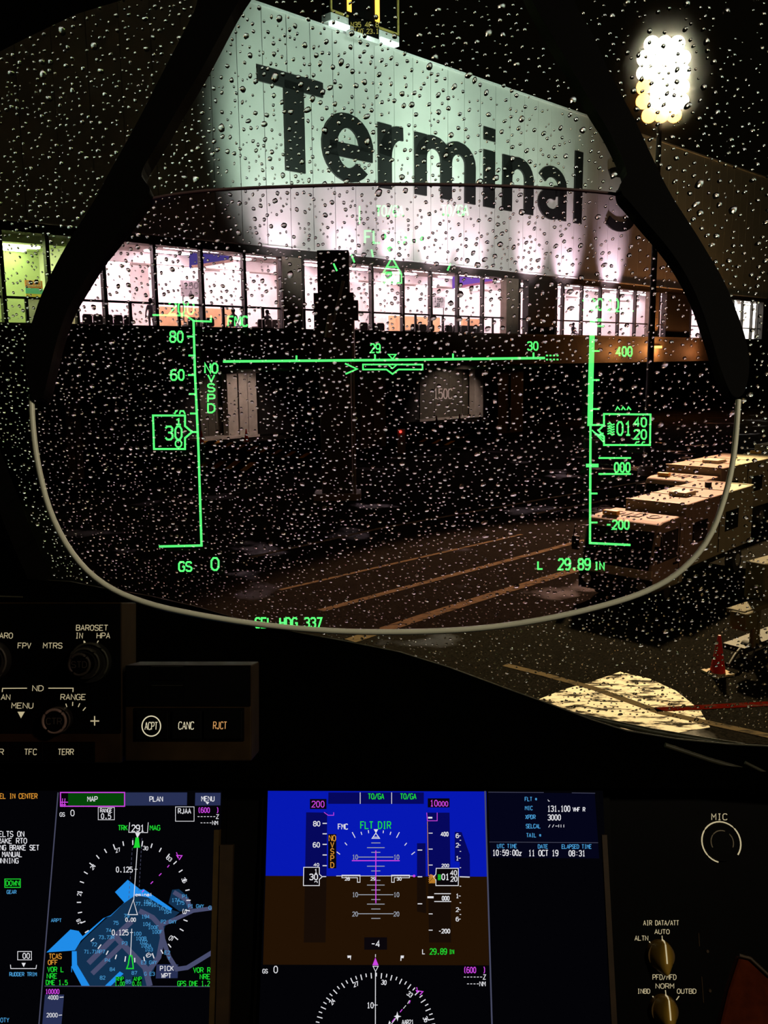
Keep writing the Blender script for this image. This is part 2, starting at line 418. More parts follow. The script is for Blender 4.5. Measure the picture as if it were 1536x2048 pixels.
bld = empty('terminal_building', WL((s0 + s1) / 2, 0, 0), 'large airport terminal with white cladding above a lit glass floor', 'building')
def wbox(name, mt, s_0, s_1, d0, d1, z0, z1, parent=bld, label=None, **k):
    return MB().box((s_0, d0, z0), (s_1, d1, z1), WL).build(name, mt, parent, label, **k)
fas = wbox('fascia', M['backing'], s0, s1, -1.2, -0.06, ZB, ZT, label='tall white cladding wall carrying the sign')
pw = ws(480, 300) - ws(427, 300)
sp = ws(427, 300)
k = math.floor((s0 - sp) / pw)
first, kf = None, k
while sp + k * pw < s1:
    a = sp + k * pw
    q = MB().box((-pw / 2 + 0.018, -0.06, ZB), (pw / 2 - 0.018, random.uniform(-0.004, 0.004), ZT), lambda s, d, z: WL(s + a + pw / 2, d, z))
    if first is None: first = q.build('panel', M['cladding'], fas)
    else:
        o = bpy.data.objects.new('panel', first.data); link(o, fas); o.location = first.location + WU * (pw * (k - kf)); WM[o.name] = Matrix.Translation(o.location)
    k += 1
wbox('coping', M['flashing'], s0, s1, -1.3, 0.08, ZT, ZT + 0.12)
wbox('drip_edge', M['flashing'], s0, s1, -0.3, 0.10, ZB - 0.07, ZB)
wbox('head_beam', M['beam'], s0, s1, -0.9, -0.12, ZH, ZB - 0.07)
wbox('parapet', M['parapet'], s0, s1, -0.6, 0.25, ZP, ZF - 0.12, label='dark concrete floor edge under the windows')
wbox('window_sill', M['beam'], s0, s1, -0.7, 0.3, ZF - 0.12, ZF)
wbox('soffit', M['parapet'], s0, s1, -14.5, -0.6, ZP, ZP + 0.3)
# upper glass floor
MU = [2, 95, 206, 308, 402, 487]
runs = [[-1500, -1000, -700, -500, -370, -280, -210, -130, -60, 2, 95, 206, 308, 402, 487, 562], [604, 660, 742, 804, 860, 914, 964, 1011], [1037, 1055], [1111, 1125, 1163, 1200, 1236, 1270, 1300], [1318, 1332], [1381, 1405, 1432, 1466, 1485, 1504, 1515, 1526], [1560, 1600, 1650, 1720]]
def yw(px): return 560 + (px - 500) * 0.045
wb = 0.085
pane_n = 0
for run in runs:
    ss = [ws(x, yw(x), -0.3) for x in run]
    for i, s_ in enumerate(ss):
        wbox('mullion', M['mullion'], s_ - wb, s_ + wb, -0.42, -0.16, ZF, ZH)
        if i + 1 < len(ss):
            wbox('pane', M['pane'], s_ + wb, ss[i + 1] - wb, -0.31, -0.29, ZF, ZH)
            if ss[i + 1] - s_ > 1.6 and 0 < run[i] < 1010 and run[i] != 742:
                wbox('rail_post', M['mullion'], (s_ + ss[i + 1]) / 2 - 0.07, (s_ + ss[i + 1]) / 2 + 0.07, -0.42, -0.33, ZF, ZR)
    wbox('rail', M['mullion'], ss[0], ss[-1], -0.43, -0.33, ZR - 0.05, ZR + 0.05)
for a, b, mt in ((562, 604, 'column'), (1011, 1037, 'column'), (1300, 1318, 'column'), (1055, 1111, 'darkcol'), (1332, 1381, 'darkcol'), (1526, 1560, 'darkcol')):
    wbox('column', M[mt], ws(a, yw(a), -0.15) + 0.06, ws(b, yw(b), -0.15) - 0.06, -0.6, -0.1, ZF, ZH, label='brown clad column between the windows' if mt == 'column' else None)
# rooms behind the glass
ZC, ZFL, DB = ZH + 0.25, ZF - 0.3, -11.0
sp_ = ws(160, 560, -0.4)
sE = s1
wbox('room_floor', M['roomfloor'], s0, sE, DB, -0.45, ZFL - 0.1, ZFL)
wbox('room_ceiling', M['ceil'], s0, sE, DB, -0.9, ZC, ZC + 0.2)
wbox('room_back', M['room'], sp_, sE, DB - 0.2, DB, ZFL, ZC)
wbox('green_room_back', M['roomgreen'], s0, sp_, -4.2, -4.0, ZFL, ZC)
wbox('green_room_soffit', M['roomgreen'], s0, sp_, -4.0, -1.2, ZC - 0.55, ZC - 0.02)
wbox('partition', M['room'], sp_ - 0.1, sp_ + 0.1, DB, -0.9, ZFL, ZC)
for a, b in ((320, 470), (780, 880), (925, 965)):
    wbox('orange_wall_panel', M['orangewall'], ws(a, 630, -6), ws(b, 630, -6), -6.15, -6.0, ZFL, ZR + 0.25)
for a, b, d_ in ((262, 300, -8.5), (500, 560, -8), (690, 735, -8.5), (752, 770, -7), (1000, 1050, -8), (1205, 1240, -8), (1262, 1300, -5), (1410, 1440, -6)):
    wbox('inner_partition', M['room'], ws(a, 600, d_), ws(b, 600, d_), d_ - 0.3, d_, ZFL, ZC - 0.3 if d_ < -6 else ZC)
wbox('bulkhead', M['room'], sp_ + 0.2, sE, -5.4, -5.0, ZC - 0.55, ZC)
strips = []
sl = sp_ + 1.0
while sl < sE - 4:
    for d_ in (-2.2, -4.0, -6.6, -8.6, -10.2):
        ln = random.choice((2.0, 2.6, 3.2))
        wbox('ceiling_light', M['striplight'], sl, sl + ln, d_ - 0.16, d_ + 0.16, ZC - 0.07, ZC - 0.005)
    sl += 4.6
wbox('ceiling_light', M['stripgreen'], s0, sp_ - 1.0, -2.3, -1.9, ZC - 0.64, ZC - 0.56)
wbox('ceiling_light', M['stripgreen'], s0, sp_ - 1.0, -3.6, -3.3, ZC - 0.64, ZC - 0.56)
# lower storey: columns, back wall, unlit stretches given a dark colour
DR = -14.0
wbox('lower_back_wall', M['darkcol'], s0, s1, DR - 0.4, DR, 0, ZP)  # shade of the unlit wall is put into its dark colour
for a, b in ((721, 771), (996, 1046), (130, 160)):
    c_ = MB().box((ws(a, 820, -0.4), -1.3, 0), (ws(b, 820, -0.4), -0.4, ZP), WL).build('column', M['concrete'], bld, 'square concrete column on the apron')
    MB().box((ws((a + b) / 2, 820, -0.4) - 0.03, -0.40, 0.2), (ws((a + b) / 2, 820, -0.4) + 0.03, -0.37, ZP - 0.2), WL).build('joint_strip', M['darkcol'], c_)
for a, b, d0, d1 in ((-400, 398, DR, DR + 0.3), (518, 640, DR, DR + 0.3), (642, 716, DR, DR + 0.3), (775, 838, DR, DR + 0.3), (966, 1000, DR, DR + 0.3), (1002, 1800, DR, DR + 0.3)):  # unlit gaps beside the bays, painted dark
    wbox('shaded_wall_section', M['darkcol'], ws(a, 820, d1), ws(b, 820, d1), d0, d1, 0, ZP, label='wall section darkened for the shade under the terminal')
for a, b, txt, tx in ((398, 456, '1', (446, 792, 452, 820)), (838, 950, '150C', (868, 778, 904, 797))):
    sh = wbox('shutter_wall', M['olive'], ws(a, 800, DR), ws(b, 800, DR), DR, DR + 0.12, 0.02, ZP - 0.05, label='dim olive wall marked ' + txt)
    dr = Draw(WA + WN * (DR + 0.13), WN)
    dr.text(txt, *tx, sw=2.3 if txt != '1' else 3.4)
    dr.build('stand_number', mat('white_lettering', (0.85, 0.85, 0.8), 0.5), sh, 'white stand number lettering')
    for q in range(1, 4):
        sa, sb = ws(a, 800, DR), ws(b, 800, DR)
        wbox('groove', M['darkcol'], sa + (sb - sa) * q / 4 - 0.02, sa + (sb - sa) * q / 4 + 0.02, DR + 0.1, DR + 0.125, 0.1, ZP - 0.1, sh)
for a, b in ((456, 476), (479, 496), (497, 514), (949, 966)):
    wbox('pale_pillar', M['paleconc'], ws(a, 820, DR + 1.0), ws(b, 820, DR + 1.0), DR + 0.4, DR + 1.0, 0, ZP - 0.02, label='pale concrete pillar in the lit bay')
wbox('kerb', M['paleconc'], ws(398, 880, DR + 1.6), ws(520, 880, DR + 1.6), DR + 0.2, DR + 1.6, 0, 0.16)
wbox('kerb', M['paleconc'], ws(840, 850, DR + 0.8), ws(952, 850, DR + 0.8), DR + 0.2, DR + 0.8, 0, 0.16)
wbox('bay_lintel', M['concrete'], ws(398, 758, DR + 2), ws(520, 758, DR + 2), DR + 1.7, DR + 2, ZP - 0.4, ZP)
wbox('bay_lintel', M['concrete'], ws(838, 752, DR + 2), ws(968, 752, DR + 2), DR + 1.7, DR + 2, ZP - 0.45, ZP)
def bay_lamp(px, power, cone=95):
    s_ = ws(px, 800, DR + 0.5)
    f_ = wbox('bay_lamp', emit('bay_lamp_tube', (1, 0.95, 0.75), 1.5), s_ - 0.5, s_ + 0.5, DR + 4.9, DR + 5.1, ZP - 0.10, ZP - 0.01)
    lamp('bay_light', 'SPOT', WL(s_, DR + 5, ZP - 0.15), WL(s_, DR + 1.2, 0.9), power, (1.0, 0.95, 0.72), 0.3, cone, 0.6)
bay_lamp(470, 900)
bay_lamp(900, 1100)
# orange lamp under the floor edge
so, zo = wp(1318, 694, 0.5)
MB().box((so - 0.35, 0.25, zo - 0.1), (so + 0.35, 0.6, zo + 0.1), WL).build('bulkhead_lamp', M['sodium'], bld, 'orange lamp on the floor edge')
lamp('orange_bulkhead_light', 'POINT', WL(so, 0.95, zo - 0.2), None, 1500, (1, 0.5, 0.12), 0.15)
lamp('orange_bulkhead_light', 'POINT', WL(ws(1255, 700, 1.2), 1.2, zo - 0.4), None, 700, (1, 0.5, 0.12), 0.15)
lamp('orange_bulkhead_light', 'POINT', WL(ws(1410, 700, 1.2), 1.2, zo - 0.4), None, 500, (1, 0.45, 0.12), 0.15)

# ------------------------------------------------------------------ wall washing lamps for the sign
for px, pwr in ((560, 900), (690, 1300), (790, 1300), (872, 1900), (940, 1700), (1060, 2300), (1132, 2300), (1222, 2500)):
    s_ = ws(px, 520)
    lamp('wall_washer_light', 'SPOT', WL(s_, 2.2, ZB - 1.6), WL(s_, 0.0, ZB + 1.2), pwr * 1.5, (1.0, 0.95, 1.0), 0.3, 66, 1.0)
sgn = ws(860, 300)
lamp('sign_flood_light', 'SPOT', WL(ws(600, 300), 15, ZB + 0.5), WL(ws(690, 300), 0, ZB + 5.0), 11000, (0.72, 1.0, 0.80), 0.8, 64, 0.35)
lamp('sign_flood_light', 'SPOT', WL(ws(900, 300), 15, ZB + 0.5), WL(ws(960, 300), 0, ZB + 5.0), 12500, (0.74, 1.0, 0.80), 0.8, 76, 0.6)

# ------------------------------------------------------------------ sign letters
sg = empty('terminal_sign', WL(ws(860, 350), 0.1, wp(593, 348)[1]), 'huge black letters reading Terminal 3 on the white cladding', 'sign')
bz = (wp(593, 349)[1] + wp(1153, 445)[1]) / 2
cap = (wp(580, 150)[1] - bz)
xh = cap * 0.74
def letter(px0, px1, strokes, stem=1.0, st=0.74):
    """strokes: centre lines, x 0..1 between the outer stems, y in cap heights; stems are wider than the arches are thick"""
    a, b = ws(px0, 300 + (px0 - 600) * 0.2) + stem / 2, ws(px1, 300 + (px1 - 600) * 0.2) - stem / 2
    kx = stem / st
    mb = MB()
    for pts in strokes:
        for q in ribbon2([((a + (b - a) * x) / kx, bz + y * cap) for x, y in pts], st):
            mb.prism([WL(x * kx, 0.03, z) for x, z in q], WN * 0.12)
    mb.build('letter', M['letter'], sg)
def A2(cx, cy, rx, ry, a0, a1, n=14): return _arc(cx, cy, rx, ry, a0, a1, n)
X = 0.74
letter(518, 645, [[(-0.22, 0.925), (1.22, 0.925)], [(0.55, 0.93), (0.55, 0)]], 1.3)
letter(642, 744, [A2(0.5, X / 2, 0.5, X / 2 - 0.07, 0, 318, 22), [(0.0, X / 2 - 0.03), (1.16, X / 2 - 0.03)]], 1.05)
letter(755, 810, [[(0.0, 0), (0.0, X)], A2(1.1, X - 0.36, 1.1, 0.29, 180, 85, 8)], 1.05)
letter(828, 948, [[(0.0, 0), (0.0, X)], A2(0.25, X - 0.27, 0.25, 0.20, 180, 0, 10) + [(0.5, 0)], A2(0.75, X - 0.27, 0.25, 0.20, 180, 0, 10) + [(1.0, 0)]], 1.0)
letter(965, 987, [[(0.5, 0), (0.5, X)], [(0.5, 0.87), (0.5, 1.03)]], 1.12)
letter(1003, 1064, [[(0.0, 0), (0.0, X)], A2(0.5, X - 0.29, 0.5, 0.22, 180, 0, 12) + [(1.0, 0)]], 1.0)
letter(1074, 1130, [A2(0.46, X - 0.29, 0.54, 0.22, 150, 0, 12) + [(1.0, 0)], A2(0.46, 0.215, 0.46, 0.15, 65, 325, 16), [(0.6, 0.40), (1.0, 0.43)]], 0.95)
letter(1145, 1162, [[(0.5, 0), (0.5, 1.06)]], 1.0)
letter(1206, 1268, [A2(0.45, 0.72, 0.5, 0.20, 140, -80, 14), A2(0.45, 0.28, 0.55, 0.21, 80, -140, 14)], 0.95)

# ------------------------------------------------------------------ docking display on the roof edge
vs, vz = wp(662, 52, 0.6)
ve = ws(798, 52, 0.6)
vd = empty('docking_display', WL((vs + ve) / 2, 0.6, ZT), 'dark docking guidance board with orange light bars above the roof edge', 'signboard')
z0 = wp(662, 22, 0.6)[1]
MB().box((vs, -0.1, z0), (ve, 0.55, z0 + 3.2), WL).build('housing', M['black'], vd)
yf = mat('yellow_frame', (0.55, 0.42, 0.12), 0.5)
for a, b, c, d in ((vs, vs + 0.1, z0, z0 + 3.2), (ve - 0.1, ve, z0, z0 + 3.2), (vs, ve, z0, z0 + 0.1)):
    MB().box((a, 0.55, c), (b, 0.62, d), WL).build('frame', yf, vd)
for px in (699, 755):
    a = ws(px - 4, 10, 0.6); b = ws(px + 4, 10, 0.6)
    MB().box((a, 0.56, z0 + 0.32), (b, 0.60, z0 + 2.4), WL).build('light_bar', emit('orange_led', (1.0, 0.48, 0.05), 3.5), vd, 'glowing orange bar')
MB().box((vs, -0.1, z0 - 0.42), (ve, 0.6, z0 - 0.05), WL).build('ledge', M['flashing'], vd)
for q in (0.02, 0.70):
    a = vs + (ve - vs) * q
    MB().box((a, 0.3, z0 - 0.62), (a + (ve - vs) * 0.28, 0.7, z0 - 0.42), WL).build('lamp_panel', emit('white_led', (0.8, 1.0, 0.9), 1.4), vd)
pa, pb = ws(700, 60, 0.7), ws(758, 60, 0.7)
pz1, pz0 = wp(730, 41, 0.7)[1], wp(730, 70, 0.7)[1]
MB().box((pa, 0.45, pz0), (pb, 0.7, pz1), WL).build('plate', M['black'], vd)
d_ = Draw(WA + WN * 0.72, WN)
d_.text('N35 46.8', 702, 44.5, 757, 54, 1.6).text('E140 23.1', 702, 58, 757, 67, 1.6)
d_.build('plate_lettering', emit('plate_lettering', (0.55, 0.5, 0.12), 0.55), vd)
MB().box((pa, 0.4, pz0 - 0.25), (pb, 0.75, pz0), WL).build('plate_ledge', M['flashing'], vd)
for q in (0.3, 0.7):
    a = vs + (ve - vs) * q
    MB().box((a - 0.12, 0.0, ZT + 0.1), (a + 0.12, 0.25, z0 + 0.2), WL).build('post', M['black'], vd)
lamp('docking_board_light', 'POINT', WL((vs + ve) / 2, 1.6, z0 - 0.9), None, 40, (0.8, 1, 0.9), 0.1)

# ------------------------------------------------------------------ boarding bridge column in front of the windows
cb = PZ(668, 1000, 0); cd = (cb - EYE).dot(FW)
def atd(px, py, Y):
    r = ray(px, py); return EYE + r * ((Y - EYE.y) / r.y)
Yc = cb.y
bc = empty('bridge_column', (cb.x, Yc, 0), 'black steel boarding bridge column in front of the lit windows', 'column')
xl, xr = atd(640, 800, Yc).x, atd(702, 800, Yc).x
zt = atd(670, 500, Yc).z
MB().box((xl, Yc, 0.0), (xr, Yc + 0.9, zt)).build('post', M['darkcol'], bc, bevel=0.03)
MB().box((xl - 0.15, Yc - 0.05, ZF - 1.6), (xr + 0.15, Yc + 0.95, zt - 1.5)).build('sleeve', M['darkcol'], bc)
xa = atd(716, 620, Yc).x
MB().box((xr + 0.15, Yc + 0.1, atd(700, 640, Yc).z), (xa, Yc + 0.6, atd(700, 600, Yc).z)).build('junction_box', M['darkcol'], bc)
MB().cyl((xr + 0.1, Yc - 0.08, 0.1), (xr + 0.1, Yc - 0.08, 6.5), 0.05).build('conduit', M['concrete'], bc)
MB().cyl((xl + 0.45, Yc - 0.12, zt - 2.9), (xl + 0.95, Yc - 0.12, zt - 1.1), 0.06).build('brace', mat('grey_brace', (0.12, 0.13, 0.14), 0.6), bc)
MB().cyl((xl + 0.35, Yc - 0.14, zt - 3.1), (xl + 0.45, Yc - 0.14, zt - 2.3), 0.14, 0.1).build('cable_reel', mat('grey_reel', (0.10, 0.10, 0.10), 0.6), bc)
MB().box((xl - 0.3, Yc - 0.2, 0), (xr + 0.3, Yc + 1.1, 0.25)).build('footing', M['concrete'], bc)

# ------------------------------------------------------------------ small things at the foot of the building
M['conered'] = mat('red_cone_plastic', (0.5, 0.015, 0.005), 0.5, 0.15, spec=0.2)
M['whiteband'] = mat('white_band', (0.35, 0.28, 0.18), 0.7, spec=0.05)
def cone(loc, h, label, group=None):
    loc = Vector(loc); b = h * 0.3
    e = empty('traffic_cone', loc, label, 'traffic cone', group)
    MB().box((-b, -b, 0), (b, b, h * 0.05), lambda x, y, z: loc + Vector((x * 0.9 - y * 0.3, x * 0.3 + y * 0.9, z + 0.001))).build('foot', M['whiteband'] if h > 0.6 else M['conered'], e)
    MB().cyl(loc + Vector((0, 0, h * 0.05)), loc + Vector((0, 0, h)), h * 0.19, h * 0.035, 20).build('shell', M['conered'], e)
    return e
cone(PZ(1435, 1347, 0), 0.66, 'tall red traffic cone on the wet apron beside the beige cart')
for px, py, lb in ((873, 853, 'small red cone under the left of the number 150C'), (919, 849, 'small red cone under the right of the number 150C'), (493, 884, 'small red cone beside the pale pillars'), (404, 888, 'small red cone at the end of the dim bay with the number 1'), (960, 846, 'small red cone at the foot of the single pale pillar')):
    cone(PZ(px, py, 0.0) , 0.85, lb)
pp = PZ(803, 906, 0)
bo = empty('bollard', pp, 'grey post with a small red lamp between the concrete columns', 'bollard')
MB().box((pp.x - 0.22, pp.y - 0.2, 0), (pp.x + 0.22, pp.y + 0.2, 1.35)).build('post', M['concrete'], bo)
MB().cyl((pp.x - 0.05, pp.y - 0.21, 1.22), (pp.x - 0.05, pp.y - 0.30, 1.22), 0.07).build('red_lamp', emit('red_lamp', (1, 0.05, 0.03), 6), bo)

# ------------------------------------------------------------------ inside: hanging signs, boards, seats, people
blue = emit('blue_sign_face', (0.10, 0.10, 0.42), 0.9); purple = emit('violet_sign_face', (0.30, 0.18, 0.85), 1.0); red = emit('pink_sign_edge', (0.85, 0.35, 0.5), 0.9)
def hang_sign(pts, mt, d, label, stripe):
    ps = [wp(x, y, d) for x, y in pts]
    c = WL(sum(p[0] for p in ps) / 4, d, min(p[1] for p in ps))
    e = empty('hanging_sign', c, label, 'sign')
    MB().prism([WL(p[0], d, p[1]) for p in ps], WN * -0.25).build('panel', mt, e)
    lo = [ps[3], ps[2]]
    MB().prism([WL(lo[0][0], d + 0.02, lo[0][1] + 0.16), WL(lo[1][0], d + 0.02, lo[1][1] + 0.16), WL(lo[1][0], d + 0.02, lo[1][1]), WL(lo[0][0], d + 0.02, lo[0][1])], WN * -0.05).build('stripe', stripe, e)
    for q in (0, 1):
        MB().cyl(WL(ps[q][0] + (0.2 if q == 0 else -0.2), d - 0.1, ps[q][1]), WL(ps[q][0] + (0.2 if q == 0 else -0.2), d - 0.1, ZC), 0.03, seg=6).build('hanger', M['mullion'], e)
hang_sign([(384, 506), (458, 512), (466, 524), (384, 537)], blue, -3.4, 'dark blue hanging sign in the window nearest the HUD speed scale', mat('brown_sign_edge', (0.25, 0.15, 0.12), 0.6))
hang_sign([(910, 553), (985, 546), (985, 566), (910, 577)], purple, -3.4, 'bright violet hanging sign inside the middle windows', red)
def gate_board(x0, y0, x1, y1, l1, l2, d, label):
    a, z1_ = wp(x0, y0, d); b, z0_ = wp(x1, y1, d)
    e = empty('gate_board', WL((a + b) / 2, d, ZFL), label, 'sign')
    MB().box((a, d - 0.1, z0_), (b, d, z1_), WL).build('board', mat('pale_board', (0.6, 0.58, 0.6), 0.5), e)
    dr = Draw(WA + WN * (d + 0.02), WN)
    w = x1 - x0; h = y1 - y0
    dr.text(l1, x0 + w * 0.15, y0 + h * 0.16, x1 - w * 0.15, y0 + h * 0.5, 1.5).text(l2, x0 + w * 0.4, y0 + h * 0.62, x1 - w * 0.42, y0 + h * 0.92, 1.5)
    dr.build('lettering', mat('grey_lettering', (0.12, 0.12, 0.13), 0.6), e)
    for q in (a + 0.1, b - 0.1):
        MB().cyl(WL(q, d - 0.05, ZFL), WL(q, d - 0.05, z0_), 0.03, seg=6).build('leg', M['mullion'], e)
gate_board(362, 560, 402, 594, '150', 'A', -3.0, 'pale gate board reading 150 A behind the glass')
gate_board(864, 592, 890, 616, '150', 'B', -3.0, 'pale gate board reading 150 B behind the middle windows')
# poster in the green room
a, zz1 = wp(50, 560, -2.6); b, zz0 = wp(87, 596, -2.6)
po = empty('poster_stand', WL((a + b) / 2, -2.6, ZFL), 'orange, teal and yellow poster in the green lit room', 'poster')
for i, (c, f0, f1) in enumerate(((sr(235, 150, 90), 0.55, 1.0), (sr(120, 215, 195), 0.22, 0.55), (sr(250, 225, 110), 0.0, 0.22))):
    MB().box((a, -2.65, zz0 + (zz1 - zz0) * f0), (b, -2.6, zz0 + (zz1 - zz0) * f1), WL).build('poster_band', mat('poster_colour', c, 0.6, 0.05), po)
MB().box((a + 0.1, -2.75, ZFL), (b - 0.1, -2.65, zz1), WL).build('stand', M['room'], po)
dr = Draw(WA + WN * -2.59, WN); [dr.frame(54 + i * 10, 564, 61 + i * 10, 572, 1.3) for i in range(3)]
dr.build('poster_motif', mat('poster_motif', (0.85, 0.75, 0.6), 0.6), po)
# seat rows
def seat_row(x0, x1, n, d, label):
    a, b = ws(x0, 650, d), ws(x1, 650, d)
    e = empty('seat_row', WL((a + b) / 2, d, ZFL), label, 'bench', 'waiting seats behind the glass')
    w = (b - a) / n
    for i in range(n):
        p = [(a + w * (i + q), z) for q, z in ((0.06, 0.42), (0.94, 0.42), (0.94, 0.72), (0.82, 0.82), (0.18, 0.82), (0.06, 0.72))]
        MB().prism([WL(s_, d, ZFL + z) for s_, z in p], WN * 0.08).build('backrest', M['seat'], e)
        MB().box((a + w * (i + 0.06), d - 0.5, ZFL + 0.38), (a + w * (i + 0.94), d + 0.02, ZFL + 0.45), WL).build('seat', M['seat'], e)
    MB().box((a, d - 0.3, ZFL + 0.28), (b, d - 0.2, ZFL + 0.36), WL).build('beam', M['mullion'], e)
    for q in (0.1, 0.9):
        MB().box((a + (b - a) * q - 0.04, d - 0.45, ZFL), (a + (b - a) * q + 0.04, d, ZFL + 0.3), WL).build('leg', M['mullion'], e)
seat_row(164, 266, 5, -1.2, 'dark row of five seats beside the HUD left arm')
seat_row(374, 428, 3, -1.2, 'dark row of three seats below the gate board 150 A')
seat_row(514, 556, 3, -1.2, 'dark row of three seats beside the brown column')
seat_row(718, 768, 3, -1.2, 'dark row of seats next to the black bridge column')
seat_row(820, 868, 3, -1.2, 'dark row of seats below the gate board 150 B')
seat_row(888, 966, 5, -1.2, 'dark row of seats under the violet hanging sign')

def person(px, d, label, cloth, seated=True, hair=None, scale=1.0, turn=0.0):
    base = WL(ws(px, 630, d), d, ZFL + 0.001)
    cs, sn = math.cos(turn), math.sin(turn)
    fx = lambda a, b, z: base + (WU * (a * cs - b * sn) + WN * -(a * sn + b * cs)) * scale + Vector((0, 0, z * scale))   # a: sideways, b: into the room
    e = empty('person', base, label, 'person')
    if seated: hip, kn, nk = 0.50, (0.45, 0.48), 1.08
    else: hip, kn, nk = 0.92, (0.02, 0.5), 1.48
    J = {}; E = []; V = []; R = []
    def vtx(k, p, r, par=None):
        J[k] = len(V); V.append(fx(*p)); R.append(r * scale)
        if par is not None: E.append((J[par], J[k]))
    vtx('pel', (0, 0, hip), 0.15)
    vtx('waist', (0, 0, hip + 0.2), 0.14, 'pel'); vtx('chest', (0, 0.02, nk - 0.17), 0.17, 'waist'); vtx('neck', (0, 0.02, nk), 0.06, 'chest')
    vtx('skull0', (0, 0.03, nk + 0.09), 0.085, 'neck'); vtx('skull1', (0, 0.03, nk + 0.2), 0.095, 'skull0'); vtx('skull2', (0, 0.03, nk + 0.26), 0.06, 'skull1')
    for sd, g_ in ((-1, 'l'), (1, 'r')):
        vtx('sh' + g_, (0.19 * sd, 0.0, nk - 0.09), 0.07, 'chest'); vtx('el' + g_, (0.26 * sd, 0.06, nk - 0.36), 0.05, 'sh' + g_)
        vtx('wr' + g_, (0.16 * sd, 0.26, nk - 0.46) if seated else (0.25 * sd, 0.14, nk - 0.6), 0.038, 'el' + g_); vtx('ha' + g_, (0.12 * sd, 0.34, nk - 0.47) if seated else (0.24 * sd, 0.17, nk - 0.7), 0.03, 'wr' + g_)
        vtx('th' + g_, (0.10 * sd, 0.06, hip), 0.095, 'pel'); vtx('kn' + g_, (0.12 * sd, kn[0], kn[1]), 0.065, 'th' + g_)
        vtx('an' + g_, (0.12 * sd, kn[0] + 0.02, 0.08), 0.045, 'kn' + g_); vtx('to' + g_, (0.13 * sd, kn[0] + 0.2, 0.04), 0.035, 'an' + g_)
    me = bpy.data.meshes.new('body'); me.from_pydata([v - base for v in V], E, []); me.materials.append(cloth)
    o = bpy.data.objects.new('body', me); link(o, e); o.location = base; WM[o.name] = Matrix.Translation(base)
    sk = o.modifiers.new('skin', 'SKIN')
    for i, r_ in enumerate(R): me.skin_vertices[0].data[i].radius = (r_, r_ * 0.8)
    me.skin_vertices[0].data[0].use_root = True
    o.modifiers.new('sub', 'SUBSURF').levels = 1
    o.modifiers['sub'].render_levels = 1
    hm = MB(); c = fx(0, 0.02, nk + 0.18)
    vs, fs = [], []
    for i in range(7):
        for j in range(10):
            t, p_ = math.pi * i / 9, 2 * math.pi * j / 10
            vs.append(c + (WU * math.sin(t) * math.cos(p_) * 0.108 + WN * math.sin(t) * math.sin(p_) * 0.118 + Vector((0, 0, math.cos(t) * 0.125))) * scale)
    for i in range(6):
        fs += [(i * 10 + j, i * 10 + (j + 1) % 10, (i + 1) * 10 + (j + 1) % 10, (i + 1) * 10 + j) for j in range(10)]
    hm.add(vs, fs, True).build('hair', hair or M['black'], e)
    return e
person(467, -1.75, 'seated person in dark clothes, leftmost of the three by the brown column', M['suit'])
person(486, -1.75, 'seated person in a blue grey shirt beside another near the letters FMC', M['shirt'])
person(535, -1.75, 'seated person in dark clothes alone next to the brown column', M['suit'])
person(303, -2.6, 'standing person in dark clothes behind the window left of the gate board', M['suit'], False)
person(740, -2.6, 'person in a white shirt half hidden by a mullion near the bridge column', M['whiteshirt'], False)
person(1147, -2.2, 'small dark figure behind the windows beside the HUD altitude scale', M['suit'], True, turn=3.1)
# ================================================================== floodlight mast
fl = Vector((11.75, 40.0, 0))
ft = empty('floodlight_mast', fl, 'tall floodlight mast with a blazing cluster of lamps', 'floodlight')
zl = 5.2 + (720 - 195) / F * 40.6 - 0.9
MB().cyl(fl, fl + Vector((0, 0, zl + 1.2)), 0.16, 0.10, 14).build('pole', M['darkcol'], ft)
MB().cyl(fl + Vector((0, 0, 0)), fl + Vector((0, 0, 0.4)), 0.4, 0.3, 14).build('base', M['concrete'], ft)
aim = Vector((6.0, 18.0, 0))
tocam = (EYE - (fl + Vector((0, 0, zl)))).normalized()
for row, (dz, n) in enumerate(((1.75, 3), (1.2, 4), (0.65, 4), (0.1, 4), (-0.45, 4), (-1.0, 3))):  # lamp rows spread and low lenses orange to imitate glare and flare
    MB().cyl(fl + Vector((-0.95, 0, zl + dz - 0.1)), fl + Vector((0.95, 0, zl + dz - 0.1)), 0.05, seg=8).build('crossbar', M['metal'], ft)
    for i in range(n):
        c = fl + Vector(((i - (n - 1) / 2) * 0.52, -0.25, zl + dz))
        hd = MB().cyl(c + tocam * -0.3, c + tocam * 0.02, 0.12, 0.30, 16).build('lamp_head', M['metal'], ft)
        MB().cyl(c + tocam * 0.02, c + tocam * 0.42, 0.30, 0.31, 16, cap=False).build('added_hood', M['metal'], hd)  # hood added to cut side light from the lens
        MB().cyl(c + tocam * 0.02, c + tocam * 0.05, 0.29, 0.30, 16).build('lens', M['sodium'] if row == 5 or (row > 2 and i == 0) else M['floodlens'], hd)  # orange of the low lenses imitates flare
lamp('floodlight', 'SPOT', fl + Vector((0, -0.9, zl)), aim, 140000, (1.0, 0.72, 0.38), 0.6, 41, 0.22)
lamp('floodlight_spill', 'SPOT', fl + Vector((-0.3, 0.6, zl - 2.6)), PP(1440, 420, WA, WN), 4800, (1.0, 0.74, 0.38), 0.5, 75, 0.9)

